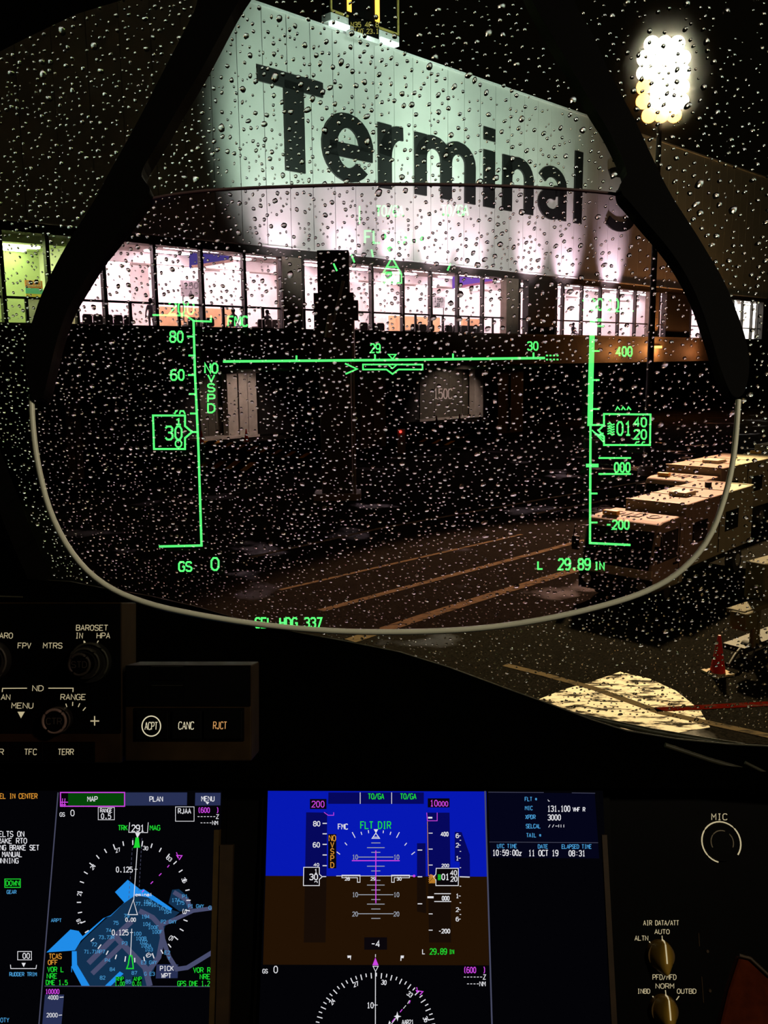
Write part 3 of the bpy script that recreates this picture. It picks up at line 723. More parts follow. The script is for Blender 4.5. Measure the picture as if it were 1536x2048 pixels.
# ================================================================== small box trucks
M['truckwhite'] = mat('truck_cream_paint', (0.26, 0.22, 0.155), 0.6, 0.12, 2.0, spec=0.08)
M['truckband'] = mat('truck_band_paint', (0.42, 0.36, 0.25), 0.5, 0.1, spec=0.1)
M['truckdark'] = mat('truck_black_trim', (0.010, 0.010, 0.009), 0.6, spec=0.1)
M['tyre'] = mat('tyre_rubber', (0.012, 0.012, 0.012), 0.8)
M['tglass'] = mat('dark_vehicle_glass', (0.012, 0.013, 0.011), 0.08, 0.2, 2)
M['chrome'] = mat('dull_steel', (0.4, 0.4, 0.38), 0.35, 0.1, 3, 0.7)
def truck(base, fdir, label, bl=4.0, bh=2.05, bw=1.42, detail=True):
    fv = Vector((fdir[0], fdir[1], 0)).normalized(); rv = Vector((-fv.y, fv.x, 0))
    if rv.y > 0: rv = -rv                                # towards the aircraft
    base = Vector(base)
    T = lambda f, r, z: base + fv * f + rv * r + Vector((0, 0, z))
    e = empty('box_truck', T(0, -0.8, 0), label, 'truck', 'box trucks parked in a row')
    b = MB().box((-bl, -bw, 0.62), (-0.02, 0, bh), T).build('cargo_box', M['truckwhite'], e, 'cream cargo box', bevel=0.03)
    for f0, f1 in ((-1.15, -0.45), (-3.0, -2.3)):
        MB().box((f0, 0.0, 1.18), (f1, 0.015, 1.55), T).build('side_window', M['tglass'], b)
        MB().box((f0 - 0.05, -0.005, 1.13), (f1 + 0.05, 0.008, 1.60), T).build('window_frame', M['truckdark'], b)
    MB().box((-1.9, 0.0, 0.7), (-1.87, 0.01, bh - 0.05), T).build('panel_joint', M['truckdark'], b)
    for f_ in (-0.05, -1.3, -2.6, -bl + 0.05):
        MB().box((f_ - 0.03, -bw, bh), (f_ + 0.03, 0, bh + 0.015), T).build('roof_seam', M['truckband'], b)
    MB().box((-1.6, -bw * 0.62, bh), (-1.05, -bw * 0.32, bh + 0.1), T).build('roof_vent', M['truckband'], b, bevel=0.02)
    MB().cyl(T(-2.9, -bw * 0.5, bh), T(-2.9, -bw * 0.5, bh + 0.13), 0.08).build('beacon', M['truckdark'], b)
    # cab
    w0, w1 = -1.66, 0.0
    prof = [(0, 0.35), (1.50, 0.35), (1.52, 0.66), (1.52, 0.88), (1.30, 1.66), (1.22, 1.78), (1.05, 1.82), (0, 1.84)]
    cb_ = MB().prism([T(f, w1, z) for f, z in prof], rv * (w0 - w1)).build('cab', M['truckwhite'], e, 'cream flat fronted cab', bevel=0.04)
    def front(r0, r1, z0, z1, pr=0.012):                 # panel lying on the sloping front
        def fz(z): return 1.52 if z < 0.88 else 1.52 - (z - 0.88) * 0.22 / 0.78
        return MB().hexa([T(fz(z0) - 0.02, r0, z0), T(fz(z0) + pr, r0, z0), T(fz(z0) + pr, r1, z0), T(fz(z0) - 0.02, r1, z0), T(fz(z1) - 0.02, r0, z1), T(fz(z1) + pr, r0, z1), T(fz(z1) + pr, r1, z1), T(fz(z1) - 0.02, r1, z1)])
    front(w0 + 0.06, w1 - 0.08, 0.86, 1.64).build('windscreen', M['tglass'], cb_)
    front(w0 + 0.3, w0 + 0.34, 0.95, 1.5, 0.03).build('wiper', M['truckdark'], cb_)
    front(w0, w1, 0.68, 0.86, 0.03).build('band', M['truckband'], cb_, 'pale band below the windscreen')
    front(w0, w1, 0.30, 0.66, 0.05).build('bumper', M['truckdark'], cb_)
    for r_ in (w0 + 0.2, w1 - 0.2):
        MB().cyl(T(1.55, r_, 0.52), T(1.585, r_, 0.52), 0.1).build('headlight', M['chrome'], cb_)
    MB().prism([T(0.35, 0.0, 0.98), T(1.32, 0.0, 0.98), T(1.14, 0.0, 1.60), T(0.35, 0.0, 1.60)], rv * 0.012).build('side_window', M['tglass'], cb_)
    MB().box((0.25, 0, 0.4), (0.27, 0.008, 1.7), T).build('door_joint', M['truckdark'], cb_)
    MB().box((0.34, 0, 0.84), (0.55, 0.03, 0.88), T).build('door_handle', M['truckdark'], cb_)
    for r_, sd in ((w0, -1), (w1, 1)):
        MB().tube([T(1.3, r_, 1.62), T(1.5, r_ + 0.16 * sd, 1.6), T(1.55, r_ + 0.2 * sd, 1.15)], 0.015, 6).build('mirror_arm', M['truckdark'], cb_)
        MB().box((1.52, r_ + 0.12 * sd - 0.07, 1.1), (1.57, r_ + 0.12 * sd + 0.09, 1.4), T).build('mirror', M['truckdark'], cb_)
    if detail:                                           # dark marks lettered on the cab roof
        z = 1.845
        mk = MB()
        for pts in (A2(0.62, -1.28, 0.20, 0.13, 0, 360, 12), [(0.42, -1.02), (0.82, -1.02)], [(0.42, -0.86), (0.82, -0.86), (0.82, -0.70), (0.42, -0.70), (0.42, -0.86)], A2(0.62, -0.42, 0.18, 0.12, 0, 360, 12)):
            for q in ribbon2(pts, 0.06): mk.prism([T(x, y, z - 0.015) for x, y in q], (0, 0, 0.012))
        mk.build('roof_lettering', M['truckdark'], cb_, 'dark lettering on the cab roof')
        MB().box((0.85, -1.45, 1.83), (1.0, -1.1, 1.93), T).build('roof_lamp', mat('amber_lens', (0.8, 0.45, 0.1), 0.3), cb_, bevel=0.02)
    ch = MB().box((-bl, -1.3, 0.4), (1.3, -0.2, 0.6), T).build('chassis', M['truckdark'], e)
    for f_ in (0.75, -bl + 0.8):
        for r_ in (-0.12, -1.5):
            wv = MB().cyl(T(f_, r_ - 0.1, 0.29), T(f_, r_ + 0.1, 0.29), 0.285, seg=22).build('wheel', M['tyre'], e)
            MB().cyl(T(f_, r_ + 0.1, 0.29), T(f_, r_ + 0.115, 0.29), 0.15, seg=16).build('hub', M['chrome'], wv)
    return e
truck((6.5, 19.1, 0), (-0.67, -0.745), 'cream box truck with dark windscreen nearest the aircraft')
truck((9.6, 25.4, 0), (-0.69, -0.72), 'box truck with brightly lit roof behind the nearest truck', bw=1.7)
truck((14.6, 31.2, 0), (-0.69, -0.72), 'farthest box truck, only its lit roof corner showing', bw=1.7)

# ================================================================== beige ground cart at the picture edge
gc = PZ(1495, 1318, 0)
M['beige'] = mat('beige_cart_paint', (0.09, 0.075, 0.04), 0.7, 0.15, 3, spec=0.05)
ge = empty('service_cart', gc, 'beige steel service cart with upright posts beside the red cone', 'cart')
GX = lambda a, b, z: gc + Vector((0.78 * a - 0.62 * b, 0.62 * a + 0.78 * b, z))
MB().box((-0.40, -0.12, 0.87), (1.9, 0.22, 0.95), GX).build('deck', M['beige'], ge, bevel=0.02)
MB().box((-0.46, -0.2, 0.62), (-0.12, 0.12, 0.93), GX).build('control_box', M['beige'], ge, bevel=0.03)
for a, b in ((-0.05, -0.1), (0.16, -0.05), (0.42, 0.1), (0.9, 0.0), (1.4, 0.0)):
    MB().cyl(GX(a, b, 0.25), GX(a, b, 0.86), 0.055, seg=12).build('post', M['beige'], ge)
MB().box((0.45, 0.0, 0.95), (1.9, 0.4, 1.62), GX).build('housing', M['beige'], ge, bevel=0.04)
MB().box((-0.3, -0.1, 0.18), (1.9, 0.3, 0.28), GX).build('chassis', M['truckdark'], ge)
for a in (0.0, 1.5):
    wv = MB().cyl(GX(a, -0.04, 0.17), GX(a, 0.08, 0.17), 0.17, seg=18).build('wheel', M['tyre'], ge)
    MB().cyl(GX(a, -0.06, 0.17), GX(a, -0.04, 0.17), 0.08, seg=12).build('hub', M['chrome'], wv)
MB().tube([GX(-0.3, -0.02, 0.25), GX(-0.6, -0.1, 0.22), GX(-0.85, -0.15, 0.12)], 0.03, 8).build('tow_bar', M['truckdark'], ge)

# scatter volume added around the mast head to imitate lamp glare
hm_ = bpy.data.materials.new('glare_haze'); hm_.use_nodes = True
hn = hm_.node_tree; hn.nodes.clear()
ho = hn.nodes.new('ShaderNodeOutputMaterial'); hv = hn.nodes.new('ShaderNodeVolumeScatter'); hz = hn.nodes.new('ShaderNodeTexNoise')
hr = hn.nodes.new('ShaderNodeMapRange'); hz.inputs['Scale'].default_value = 0.9
hr.inputs['To Min'].default_value = 0.2; hr.inputs['To Max'].default_value = 0.8
tc_ = hn.nodes.new('ShaderNodeTexCoord'); mp_ = hn.nodes.new('ShaderNodeMapping'); mp_.inputs['Scale'].default_value = (1 / 2.6, 1 / 2.6, 1 / 3.8)
gr = hn.nodes.new('ShaderNodeTexGradient'); gr.gradient_type = 'QUADRATIC_SPHERE'; mu = hn.nodes.new('ShaderNodeMath'); mu.operation = 'MULTIPLY'
hn.links.new(tc_.outputs['Object'], mp_.inputs[0]); hn.links.new(mp_.outputs[0], gr.inputs[0]); hn.links.new(tc_.outputs['Object'], hz.inputs['Vector'])
hn.links.new(hz.outputs[0], hr.inputs['Value']); hn.links.new(hr.outputs[0], mu.inputs[0]); hn.links.new(gr.outputs[0], mu.inputs[1]); hn.links.new(mu.outputs[0], hv.inputs['Density'])
hv.inputs['Color'].default_value = (0.95, 0.95, 0.9, 1); hv.inputs['Anisotropy'].default_value = 0.3
hn.links.new(hv.outputs[0], ho.inputs['Volume'])
hc = fl + Vector((0.1, -0.1, zl + 0.5)); hs = MB(); vs, fs = [], []
for i in range(13):
    for j in range(24):
        t, p_ = math.pi * i / 12, 2 * math.pi * j / 24
        vs.append(hc + Vector((math.sin(t) * math.cos(p_) * 2.6, math.sin(t) * math.sin(p_) * 2.6, math.cos(t) * 3.8)))
for i in range(12):
    fs += [(i * 24 + j, (i + 1) * 24 + j, (i + 1) * 24 + (j + 1) % 24, i * 24 + (j + 1) % 24) for j in range(24)]
hs.add(vs, fs, True).build('glare_haze', hm_, label='haze added around the floodlight lamps to imitate their glare', cat='haze', kind='stuff')
# ================================================================== cockpit: windscreen
M['gshield'] = mat('black_glareshield_cloth', (0.0015, 0.0015, 0.0012), 0.75, 0.3, 60, spec=0.0)
M['sillrail'] = mat('highlight_and_wiper_metal', (0.10, 0.095, 0.06), 0.4, 0.4, 20)
M['shell'] = mat('dark_cockpit_lining', (0.004, 0.004, 0.004), 0.8, 0.3, 8, spec=0.05)
M['panel'] = mat('brown_panel_paint', (0.040, 0.023, 0.010), 0.6, 0.3, 50, spec=0.1)
M['facepl'] = mat('black_faceplate', (0.0015, 0.0015, 0.0015), 0.6, 0.3, 50, spec=0.08)
M['bezel'] = mat('black_bezel', (0.0015, 0.0015, 0.0015), 0.5, 0.2, 40, spec=0.08)
M['brownbez'] = mat('brown_bezel_edge', (0.055, 0.028, 0.008), 0.6, 0.3, 60)
M['amberbez'] = mat('ochre_bezel_edge', (0.10, 0.055, 0.008), 0.6, 0.3, 60)  # warm light on the bezel edge, put into the colour

q0, q1, q2 = P(90, 1160, 1.28), P(1536, 1490, 1.16), P(768, -100, 0.65)
PN = (q1 - q0).cross(q2 - q0).normalized()
if PN.dot(EYE - q0) < 0: PN = -PN                        # towards the pilot
def pane(px, py, off=0.0): return PP(px, py, q0 + PN * off, PN)
SILL = [(-330, 1090), (-150, 1130), (0, 1150), (90, 1160), (140, 1163), (200, 1175), (300, 1192), (400, 1215), (500, 1245), (600, 1266), (700, 1284), (800, 1304), (900, 1335), (1000, 1372), (1100, 1408), (1180, 1438), (1250, 1460), (1350, 1477), (1450, 1487), (1536, 1492), (1760, 1500)]
wsn = MB().prism([pane(*p) for p in [(-330, -300), (1800, -300), (1800, 1500)] + SILL[::-1]], PN * -0.012).build('window_1', thin_glass('windscreen_glass', (0.96, 0.97, 0.95), 0.02), label='large raked cockpit windscreen', kind='structure')
# window posts: dark corners of the frame
MB().prism([pane(x, y, 0.01) for x, y in ((-330, -300), (430, -300), (330, -40), (200, 0), (100, 48), (0, 100), (-330, 260))], PN * 0.04).build('trim_1', M['shell'], label='black upper corner of the windscreen frame', kind='structure')
MB().prism([pane(x, y, 0.01) for x, y in ((-330, 700), (-60, 800), (0, 900), (35, 990), (62, 1060), (100, 1150), (90, 1200), (-330, 1180))], PN * 0.04).build('trim_2', M['shell'], label='black lower corner of the windscreen frame', kind='structure')
# rest of the cockpit shell, behind and around the camera
def shell(name, lo, hi, label): MB().box(lo, hi).build(name, M['shell'], label=label, kind='structure')
shell('ceiling', (-1.5, -1.6, 5.95), (1.5, 0.52, 6.02), 'dark cockpit ceiling')
shell('wall_back', (-1.5, -1.65, 4.0), (1.5, -1.6, 6.02), 'dark cockpit rear bulkhead')
shell('wall_left', (-1.55, -1.6, 4.0), (-1.5, 0.75, 6.02), 'dark cockpit side wall towards the other seat')
shell('wall_right', (1.45, -1.6, 4.0), (1.5, 0.55, 6.02), 'dark cockpit side wall at the right seat')
shell('floor', (-1.5, -1.6, 3.95), (1.5, 1.2, 4.0), 'dark cockpit floor')

# ------------------------------------------------------------------ glareshield
def ylip(x, y): return y + (16 if x < 520 else 16 + (x - 520) * 0.045)
rows = [[], [], [], []]
for x, y in SILL:
    a = pane(x, y, 0.006)
    b = P(x, ylip(x, y), 0.86)
    c = P(x, max(ylip(x, y) + 30, 1577), 0.79)
    rows[0].append(a + (a - b).normalized() * 0.02); rows[1].append(b); rows[2].append(c)
    rows[3].append(P(x, max(ylip(x, y) + 30, 1577), 1.02))
mb = MB(); n = len(SILL)
mb.add(sum(rows, []), [(r * n + i, r * n + i + 1, (r + 1) * n + i + 1, (r + 1) * n + i) for r in range(3) for i in range(n - 1)], False)
gs = mb.build('glareshield', M['gshield'], label='black glareshield running under the windscreen', cat='glareshield')
MB().tube([pane(x, y + 2, 0.012) for x, y in SILL], 0.0022, 6).build('sill_highlight', M['sillrail'], gs)  # lighter tube added as the sill's rim highlight
wi = MB().tube([pane(x, y, -0.03) for x, y in ((1130, 1424), (1200, 1440), (1300, 1462), (1400, 1479), (1490, 1492))], [0.003, 0.004, 0.005, 0.005, 0.004], 6).build('wiper_arm', M['sillrail'], label='thin wiper arm parked along the windscreen sill', cat='wiper')
MB().tube([P(x, y, 0.92) for x, y in ((1330, 1490), (1420, 1520), (1490, 1540), (1560, 1562), (1640, 1590))], 0.0025, 6).build('coaming_rail', M['sillrail'], gs)
MB().tube([P(x, y, 0.90) for x, y in ((1490, 1525), (1536, 1548), (1620, 1580))], 0.0018, 6).build('coaming_rail', M['sillrail'], gs)

# ------------------------------------------------------------------ raindrops on the outside of the windscreen
def drop_material():
    mt = bpy.data.materials.new('rain_water'); mt.use_nodes = True
    nt = mt.node_tree; nt.nodes.clear()
    out = nt.nodes.new('ShaderNodeOutputMaterial'); gl = nt.nodes.new('ShaderNodeBsdfGlass')
    nz = nt.nodes.new('ShaderNodeTexNoise'); nz.inputs['Scale'].default_value = 700
    bp = nt.nodes.new('ShaderNodeBump'); bp.inputs['Strength'].default_value = 0.12; bp.inputs['Distance'].default_value = 0.0004
    gl.inputs['IOR'].default_value = 1.33; gl.inputs['Roughness'].default_value = 0.0
    nt.links.new(nz.outputs[0], bp.inputs['Height']); nt.links.new(bp.outputs[0], gl.inputs['Normal'])
    nt.links.new(gl.outputs[0], out.inputs[0])
    return mt
M['water'] = drop_material()
PV = (Vector((0, 0, 1)) - PN * PN.z).normalized()        # up along the pane
PU = PV.cross(PN).normalized()
SEG, RING = 10, 4
def drop_geo(c, r, ex, rot, ct):
    """plano-convex lens: c on the pane's outer face, r radius, ex stretch, ct contact angle"""
    R_ = 1.0 / math.sin(ct); vs = []
    out = -PN
    e1 = PU * math.cos(rot) + PV * math.sin(rot); e2 = PV * math.cos(rot) - PU * math.sin(rot)
    prof = []
    for i in range(RING + 1):
        t = ct * (1 - i / RING)
        prof.append((R_ * math.sin(t), R_ * (math.cos(t) - math.cos(ct))))
    wob = [1 + random.uniform(-0.14, 0.14) for _ in range(SEG)]
    for i, (rr, hh) in enumerate(prof[:-1]):
        for k in range(SEG):
            a = 2 * math.pi * k / SEG; w = 1 + (wob[k] - 1) * (1 - i / RING)
            vs.append(c + (e1 * math.cos(a) * rr * ex * w + e2 * math.sin(a) * rr * w + out * hh * (0.9 + 0.1 * ex)) * r)
    vs.append(c + out * prof[-1][1] * r * (0.9 + 0.1 * ex))
    base = [v.copy() for v in vs[:SEG]]
    fs = []
    for i in range(RING - 1):
        fs += [(i * SEG + k, i * SEG + (k + 1) % SEG, (i + 1) * SEG + (k + 1) % SEG, (i + 1) * SEG + k) for k in range(SEG)]
    t = RING * SEG
    fs += [((RING - 1) * SEG + k, (RING - 1) * SEG + (k + 1) % SEG, t) for k in range(SEG)]
    return vs, fs, base
def project(p):
    q = p - EYE; d = q.dot(FW)
    return 768 + q.dot(RT) / d * F, 1024 - q.dot(UP) / d * F, d
import bisect
sx = [p[0] for p in SILL]
def sill_y(x):
    i = max(1, min(len(SILL) - 1, bisect.bisect(sx, x)))
    (x0, y0), (x1, y1) = SILL[i - 1], SILL[i]
    return y0 + (y1 - y0) * (x - x0) / (x1 - x0)
corners = [pane(x, y) - q0 for x, y in ((-250, -200), (1780, -200), (1780, 1500), (-250, 1180))]
u0, u1 = min(c.dot(PU) for c in corners), max(c.dot(PU) for c in corners)
v0, v1 = min(c.dot(PV) for c in corners), max(c.dot(PV) for c in corners)
cells, drops = {}, []
for tries in range(200000):
    a, b = random.uniform(u0, u1), random.uniform(v0, v1)
    c = q0 + PU * a + PV * b - PN * 0.0122
    px, py, d = project(c)
    if not (-250 < px < 1790 and -200 < py < sill_y(px) - 3): continue
    if px < 110 and py > 890 and py > 890 + px * 2.4: continue
    if px < 230 and py < 104 - px * 0.5: continue
    low = max(0.0, min(1.0, (d - 0.62) / 0.45))           # finer, denser spray towards the foot of the pane
    if random.random() > (0.52 + 0.48 * low) * min(1.0, (0.80 / d) ** 2): continue
    r = (0.00122 + 0.00018 * low) * math.exp(random.gauss(0.0, 0.34))
    if random.random() < 0.03: r *= 1.6
    r = min(r, 0.0030)
    key = (int(a / 0.007), int(b / 0.007))
    if any(math.hypot(a - a2, b - b2) < (r + r2) * 1.3 + 0.0008 for i in (-1, 0, 1) for j in (-1, 0, 1) for (a2, b2, r2) in cells.get((key[0] + i, key[1] + j), ())): continue
    cells.setdefault(key, []).append((a, b, r))
    drops.append((r / d if -20 < px < 1556 and py > -20 else 0.0, c, r))
    if len(drops) >= 13500: break
print('drops', len(drops), tries)
drops.sort(key=lambda t: -t[0])
big = MB()
for i, (sz, c, r) in enumerate(drops):
    vs, fs, base = drop_geo(c, r, random.choice((1.0, 1.1, 1.25, 1.5)), random.uniform(0.4, 1.2), math.radians(random.uniform(54, 72)))
    mbx = MB() if i < 300 else big
    mbx.add(vs, [f[::-1] for f in fs], True); mbx.add(base, [tuple(range(SEG))], False)
    if i < 300:
        mbx.build('raindrop', M['water'], label='one of the large raindrops clinging to the outside of the windscreen', cat='raindrop', group='large raindrops on the windscreen')
big.build('small_raindrops', M['water'], label='thousands of small raindrops speckling the outside of the windscreen', cat='rain', kind='stuff')

# ================================================================== head-up display combiner
HD = 0.30
HN = (-FW * 0.985 + UP * 0.17).normalized()
H0 = P(768, 800, HD)
def hp(px, py, off=0.0): return PP(px, py, H0 + HN * off, HN)
hud = empty('head_up_display', hp(768, 1266), 'glass head-up display combiner on black curved arms', 'head-up display')
BOT = [(63, 790), (65, 850), (75, 930), (100, 1030), (150, 1120), (215, 1177), (300, 1210), (400, 1231), (520, 1250), (650, 1262), (770, 1265), (900, 1262), (1000, 1253), (1100, 1237), (1200, 1214), (1290, 1186), (1360, 1147), (1420, 1080), (1455, 980), (1470, 900), (1477, 800)]
TOPR = [(1475, 700), (1440, 600), (1390, 510), (1330, 430), (1290, 405), (1245, 388), (1100, 376), (950, 370), (768, 368), (600, 372), (450, 378), (350, 388), (290, 400), (240, 430), (160, 530), (95, 650), (66, 740)]
def smooth(pts, closed=False, n=3):
    for _ in range(n):
        q = []
        m_ = len(pts)
        for i in range(m_ if closed else m_ - 1):
            a, b = pts[i], pts[(i + 1) % m_]
            q += [(a[0] * .75 + b[0] * .25, a[1] * .75 + b[1] * .25), (a[0] * .25 + b[0] * .75, a[1] * .25 + b[1] * .75)]
        pts = q if closed else [pts[0]] + q + [pts[-1]]
    return pts
def combiner_material():
    mt = thin_glass('combiner_glass', (0.90, 0.76, 0.84), 0.004)
    return mt
outl = smooth(BOT + TOPR, True, 2)
gl = MB().prism([hp(x, y, 0.0) for x, y in outl], HN * -0.004).build('combiner_glass', combiner_material(), hud, 'pink tinted combiner glass')
M['rim'] = mat('pale_glass_edge', (0.80, 0.82, 0.66), 0.35, 0.12, 40)  # pale colour stands in for light gathered in the glass edge
M['rimtop'] = mat('dull_glass_edge', (0.10, 0.06, 0.06), 0.5, 0.3, 40)
MB().tube([hp(x, y, 0.0010) for x, y in smooth(BOT, False, 2)], 0.00095, 8, axis=HN).build('glass_edge', M['rim'], hud, 'lower edge of the glass, coloured pale for its gathered light')
MB().tube([hp(x, y, -0.002) for x, y in smooth([(262, 408), (290, 400), (350, 388), (450, 378), (600, 372), (768, 368), (950, 370), (1100, 376), (1245, 388), (1290, 405)], False, 2)], 0.0006, 8, axis=HN).build('upper_glass_edge', M['rimtop'], hud)
LA = [(300, -330), (420, -330), (520, -60), (477, 0), (440, 70), (400, 145), (360, 210), (320, 280), (278, 346), (292, 366), (301, 376), (298, 388), (285, 402), (250, 450), (200, 510), (165, 565), (135, 615), (113, 680), (97, 750), (86, 796), (72, 802), (60, 792), (52, 740), (50, 700), (60, 655), (85, 580), (135, 485), (190, 400), (215, 350), (272, 250), (320, 155), (367, 65), (400, 0), (390, -60)]
RA = [(1250, -330), (1130, -330), (1040, -60), (1063, 0), (1098, 60), (1148, 145), (1188, 215), (1218, 260), (1258, 345), (1246, 358), (1240, 370), (1244, 388), (1258, 402), (1293, 445), (1333, 490), (1368, 540), (1398, 600), (1423, 675), (1442, 740), (1462, 790), (1476, 796), (1490, 786), (1500, 740), (1496, 690), (1473, 620), (1448, 560), (1418, 510), (1388, 460), (1338, 385), (1298, 300), (1268, 235), (1218, 145), (1183, 60), (1143, 0), (1155, -60)]
for pts in (LA, RA):
    MB().prism([hp(x, y, 0.003) for x, y in smooth(pts, True, 2)], HN * -0.007).build('support_arm', M['black'], hud, 'black curved support arm')
pa_, pb_ = hp(768, -330, 0), hp(768, -430, 0)
MB().hexa([hp(270, -430, -0.03), hp(1280, -430, -0.03), hp(1280, -430, 0.02), hp(270, -430, 0.02), hp(290, -300, -0.03), hp(1260, -300, -0.03), hp(1260, -300, 0.02), hp(290, -300, 0.02)]).build('overhead_mount', M['black'], hud)
prm = P(768, -420, 0.30)
MB().box((prm.x - 0.03, prm.y - 0.03, prm.z), (prm.x + 0.03, prm.y + 0.03, 5.955)).build('mount_post', M['black'], hud)

# symbology (projected green light seen on the combiner)
GREEN = emit('hud_green', (0.09, 1.0, 0.17), 1.25, True)
def hudd(): return Draw(H0, HN, off=0.0006)
LW = 4.4
s = hudd()
s.line([(387, 640), (390, 750), (397, 900), (403, 1091), (318, 1093)], LW)
s.line([(305, 630), (372, 631), (388, 642), (422, 643), (422, 631)], 3.6)
for y, x in ((673, 374), (711, 377), (750, 376), (788, 378), (827, 380)): s.line([(x, y), (x + 14, y)], 3.6)
s.line([(306, 831), (370, 831), (370, 852), (384, 864), (370, 876), (370, 898), (308, 898)], 3.8, True).line([(384, 864), (396, 864)], 3.6)
s.build('speed_scale', GREEN, hud, 'green projected speed scale')
s = hudd()
s.text('200', 338, 604, 388, 628, 3.4).text('80', 340, 663, 366, 684, 3.4).text('60', 342, 740, 368, 760, 3.4)
s.line([(349, 828), (352, 822), (355, 822)], 3).line([(359, 828), (361, 822), (367, 822), (370, 828)], 3)
s.text('30', 331, 853, 364, 879, 3.6).text('1', 350, 838, 364, 849, 2.8).line([(351, 884), (354, 881), (360, 881), (363, 885), (363, 890), (360, 894), (354, 894), (351, 890), (351, 884)], 2.8)
s.text('NO', 410, 727, 435, 746, 3.4)
for ch, y0, y1 in (('V', 750, 763), ('S', 768, 783), ('P', 789, 804), ('D', 808, 825)): s.text(ch, 416, y0, 429, y1, 3.2)
s.text('FMC', 456, 633, 495, 652, 3.4).text('GS', 358, 1124, 383, 1142, 3.4).text('0', 422, 1116, 438, 1140, 3.6)
s.text('TO/GA', 753, 412, 806, 432, 3.2).text('TO/GA', 883, 411, 936, 431, 3.2).text('FLT DIR', 730, 462, 846, 486, 3.6).line([(719, 412), (719, 448)], 2.5)
s.text('SEL HDG 337', 511, 1236, 643, 1255, 3.4).text('L', 1076, 1123, 1085, 1138, 3.2).text('29.89', 1117, 1118, 1180, 1139, 3.6).text('IN', 1189, 1125, 1208, 1139, 3.0)
s.build('mode_lettering', GREEN, hud, 'green projected lettering')
s = hudd()
s.line([(446, 723), (768, 720), (1090, 716)], 4.8)
for i in range(4): s.line([(1092 + i * 7, 711), (1096 + i * 7, 711)], 3).line([(1092 + i * 7, 719), (1096 + i * 7, 719)], 3)
for x, y in ((593, 722), (750, 720), (906, 718), (1067, 716)): s.line([(x, y), (x, y - 11)], 3.4)
s.text('29', 741, 688, 760, 705, 2.8).text('30', 1055, 684, 1076, 700, 2.8).line([(777, 709), (792, 709), (785, 718)], 2.6, True)
s.line([(690, 727), (714, 738), (691, 748)], 3.2)
s.line([(726, 729), (845, 729), (845, 739), (797, 739), (785, 748), (773, 739), (726, 739)], 3.0, True).line([(777, 730), (785, 737), (793, 730)], 2.4)
s.build('horizon_line', GREEN, hud, 'green projected horizon and heading line')
s = hudd()
for a, b in (((667, 527), (674, 542)), ((703, 510), (709, 525)), ((743, 499), (746, 514)), ((862, 510), (857, 525)), ((901, 527), (895, 541))): s.line([a, b], 3.4)
s.line([(775, 495), (793, 495), (784, 510)], 3, True).line([(784, 515), (801, 545), (767, 545)], 3.4, True).line([(775, 534), (793, 534)], 3)
s.frame(764, 548, 803, 566, 2.6).text('MN', 769, 552, 798, 564, 2.6)
s.build('roll_scale', GREEN, hud, 'green projected roll scale')
s = hudd()
s.line([(1185, 640), (1182, 750), (1180, 852)], 10.5).line([(1181, 852), (1180, 1086), (1261, 1090)], LW)
s.line([(1186, 640), (1207, 640)], 6).line([(1186, 652), (1208, 652)], 4).line([(1215, 623), (1267, 622)], 3)
for y in (702, 760, 818): s.line([(1184, y), (1199, y)], 3.4)
for y in (987, 1045): s.line([(1181, y), (1195, y)], 3.4)
s.line([(1172, 931), (1197, 931)], 7).line([(1197, 916), (1262, 916)], 3.4).line([(1197, 948), (1262, 948)], 3.4)
s.line([(1185, 850), (1208, 850), (1208, 828), (1301, 829), (1300, 890), (1208, 890), (1208, 873), (1197, 861), (1208, 850)], 3.6)
for i in range(4): s.line([(1184 + i * 4, 860 + i * 8 - 4 * i), (1207, 884 - i * 6)], 2.6)
s.build('altitude_scale', GREEN, hud, 'green projected altitude scale')
s = hudd()
s.text('10000', 1163, 598, 1237, 620, 3.4).text('400', 1233, 694, 1264, 712, 3.4).text('000', 1229, 926, 1260, 944, 3.2).text('-200', 1213, 1041, 1258, 1058, 3.2)
s.text('01', 1234, 844, 1262, 870, 3.4).text('40', 1268, 836, 1293, 853, 3.2).text('20', 1268, 860, 1293, 878, 3.2)
s.line([(1270, 889), (1273, 884), (1278, 884)], 2.4).line([(1283, 889), (1286, 884), (1290, 884)], 2.4)
for i in range(3): s.line([(1232 + i * 11, 820), (1235 + i * 11, 814), (1240 + i * 11, 820)], 2.4)
for i in range(5): s.line([(1215, 848 + i * 5), (1220, 846 + i * 5), (1224, 850 + i * 5), (1229, 848 + i * 5)], 2.6)
s.build('altitude_lettering', GREEN, hud, 'green projected altitude figures')

# ================================================================== instrument panel and displays
EL = math.radians(65.4)
PVD = Vector((0, math.cos(EL), math.sin(EL)))
D0 = P(768, 1583, 0.81)
DN = RT.cross(PVD).normalized()
if DN.dot(EYE - D0) < 0: DN = -DN
def dp(px, py, off=0.0): return PP(px, py, D0 + DN * off, DN)
def dquad(name, x0, y0, x1, y1, off, th, mt, parent, label=None, x0b=None, x1b=None, bevel=0):
    x0b = x0 if x0b is None else x0b; x1b = x1 if x1b is None else x1b
    return MB().prism([dp(x0, y0, off), dp(x1, y0, off), dp(x1b, y1, off), dp(x0b, y1, off)], DN * -th).build(name, mt, parent, label, bevel=bevel)
ip = empty('instrument_panel', dp(768, 2200, -0.03), 'dark instrument panel carrying displays and selectors', 'instrument panel')
dquad('panel_plate', -400, 1572, 1950, 2350, -0.012, 0.02, M['facepl'], ip)
LEG = emit('backlit_legend', sr(205, 190, 150), 0.8)
def Dd(tf, off): return Draw(D0, DN, tf, off)
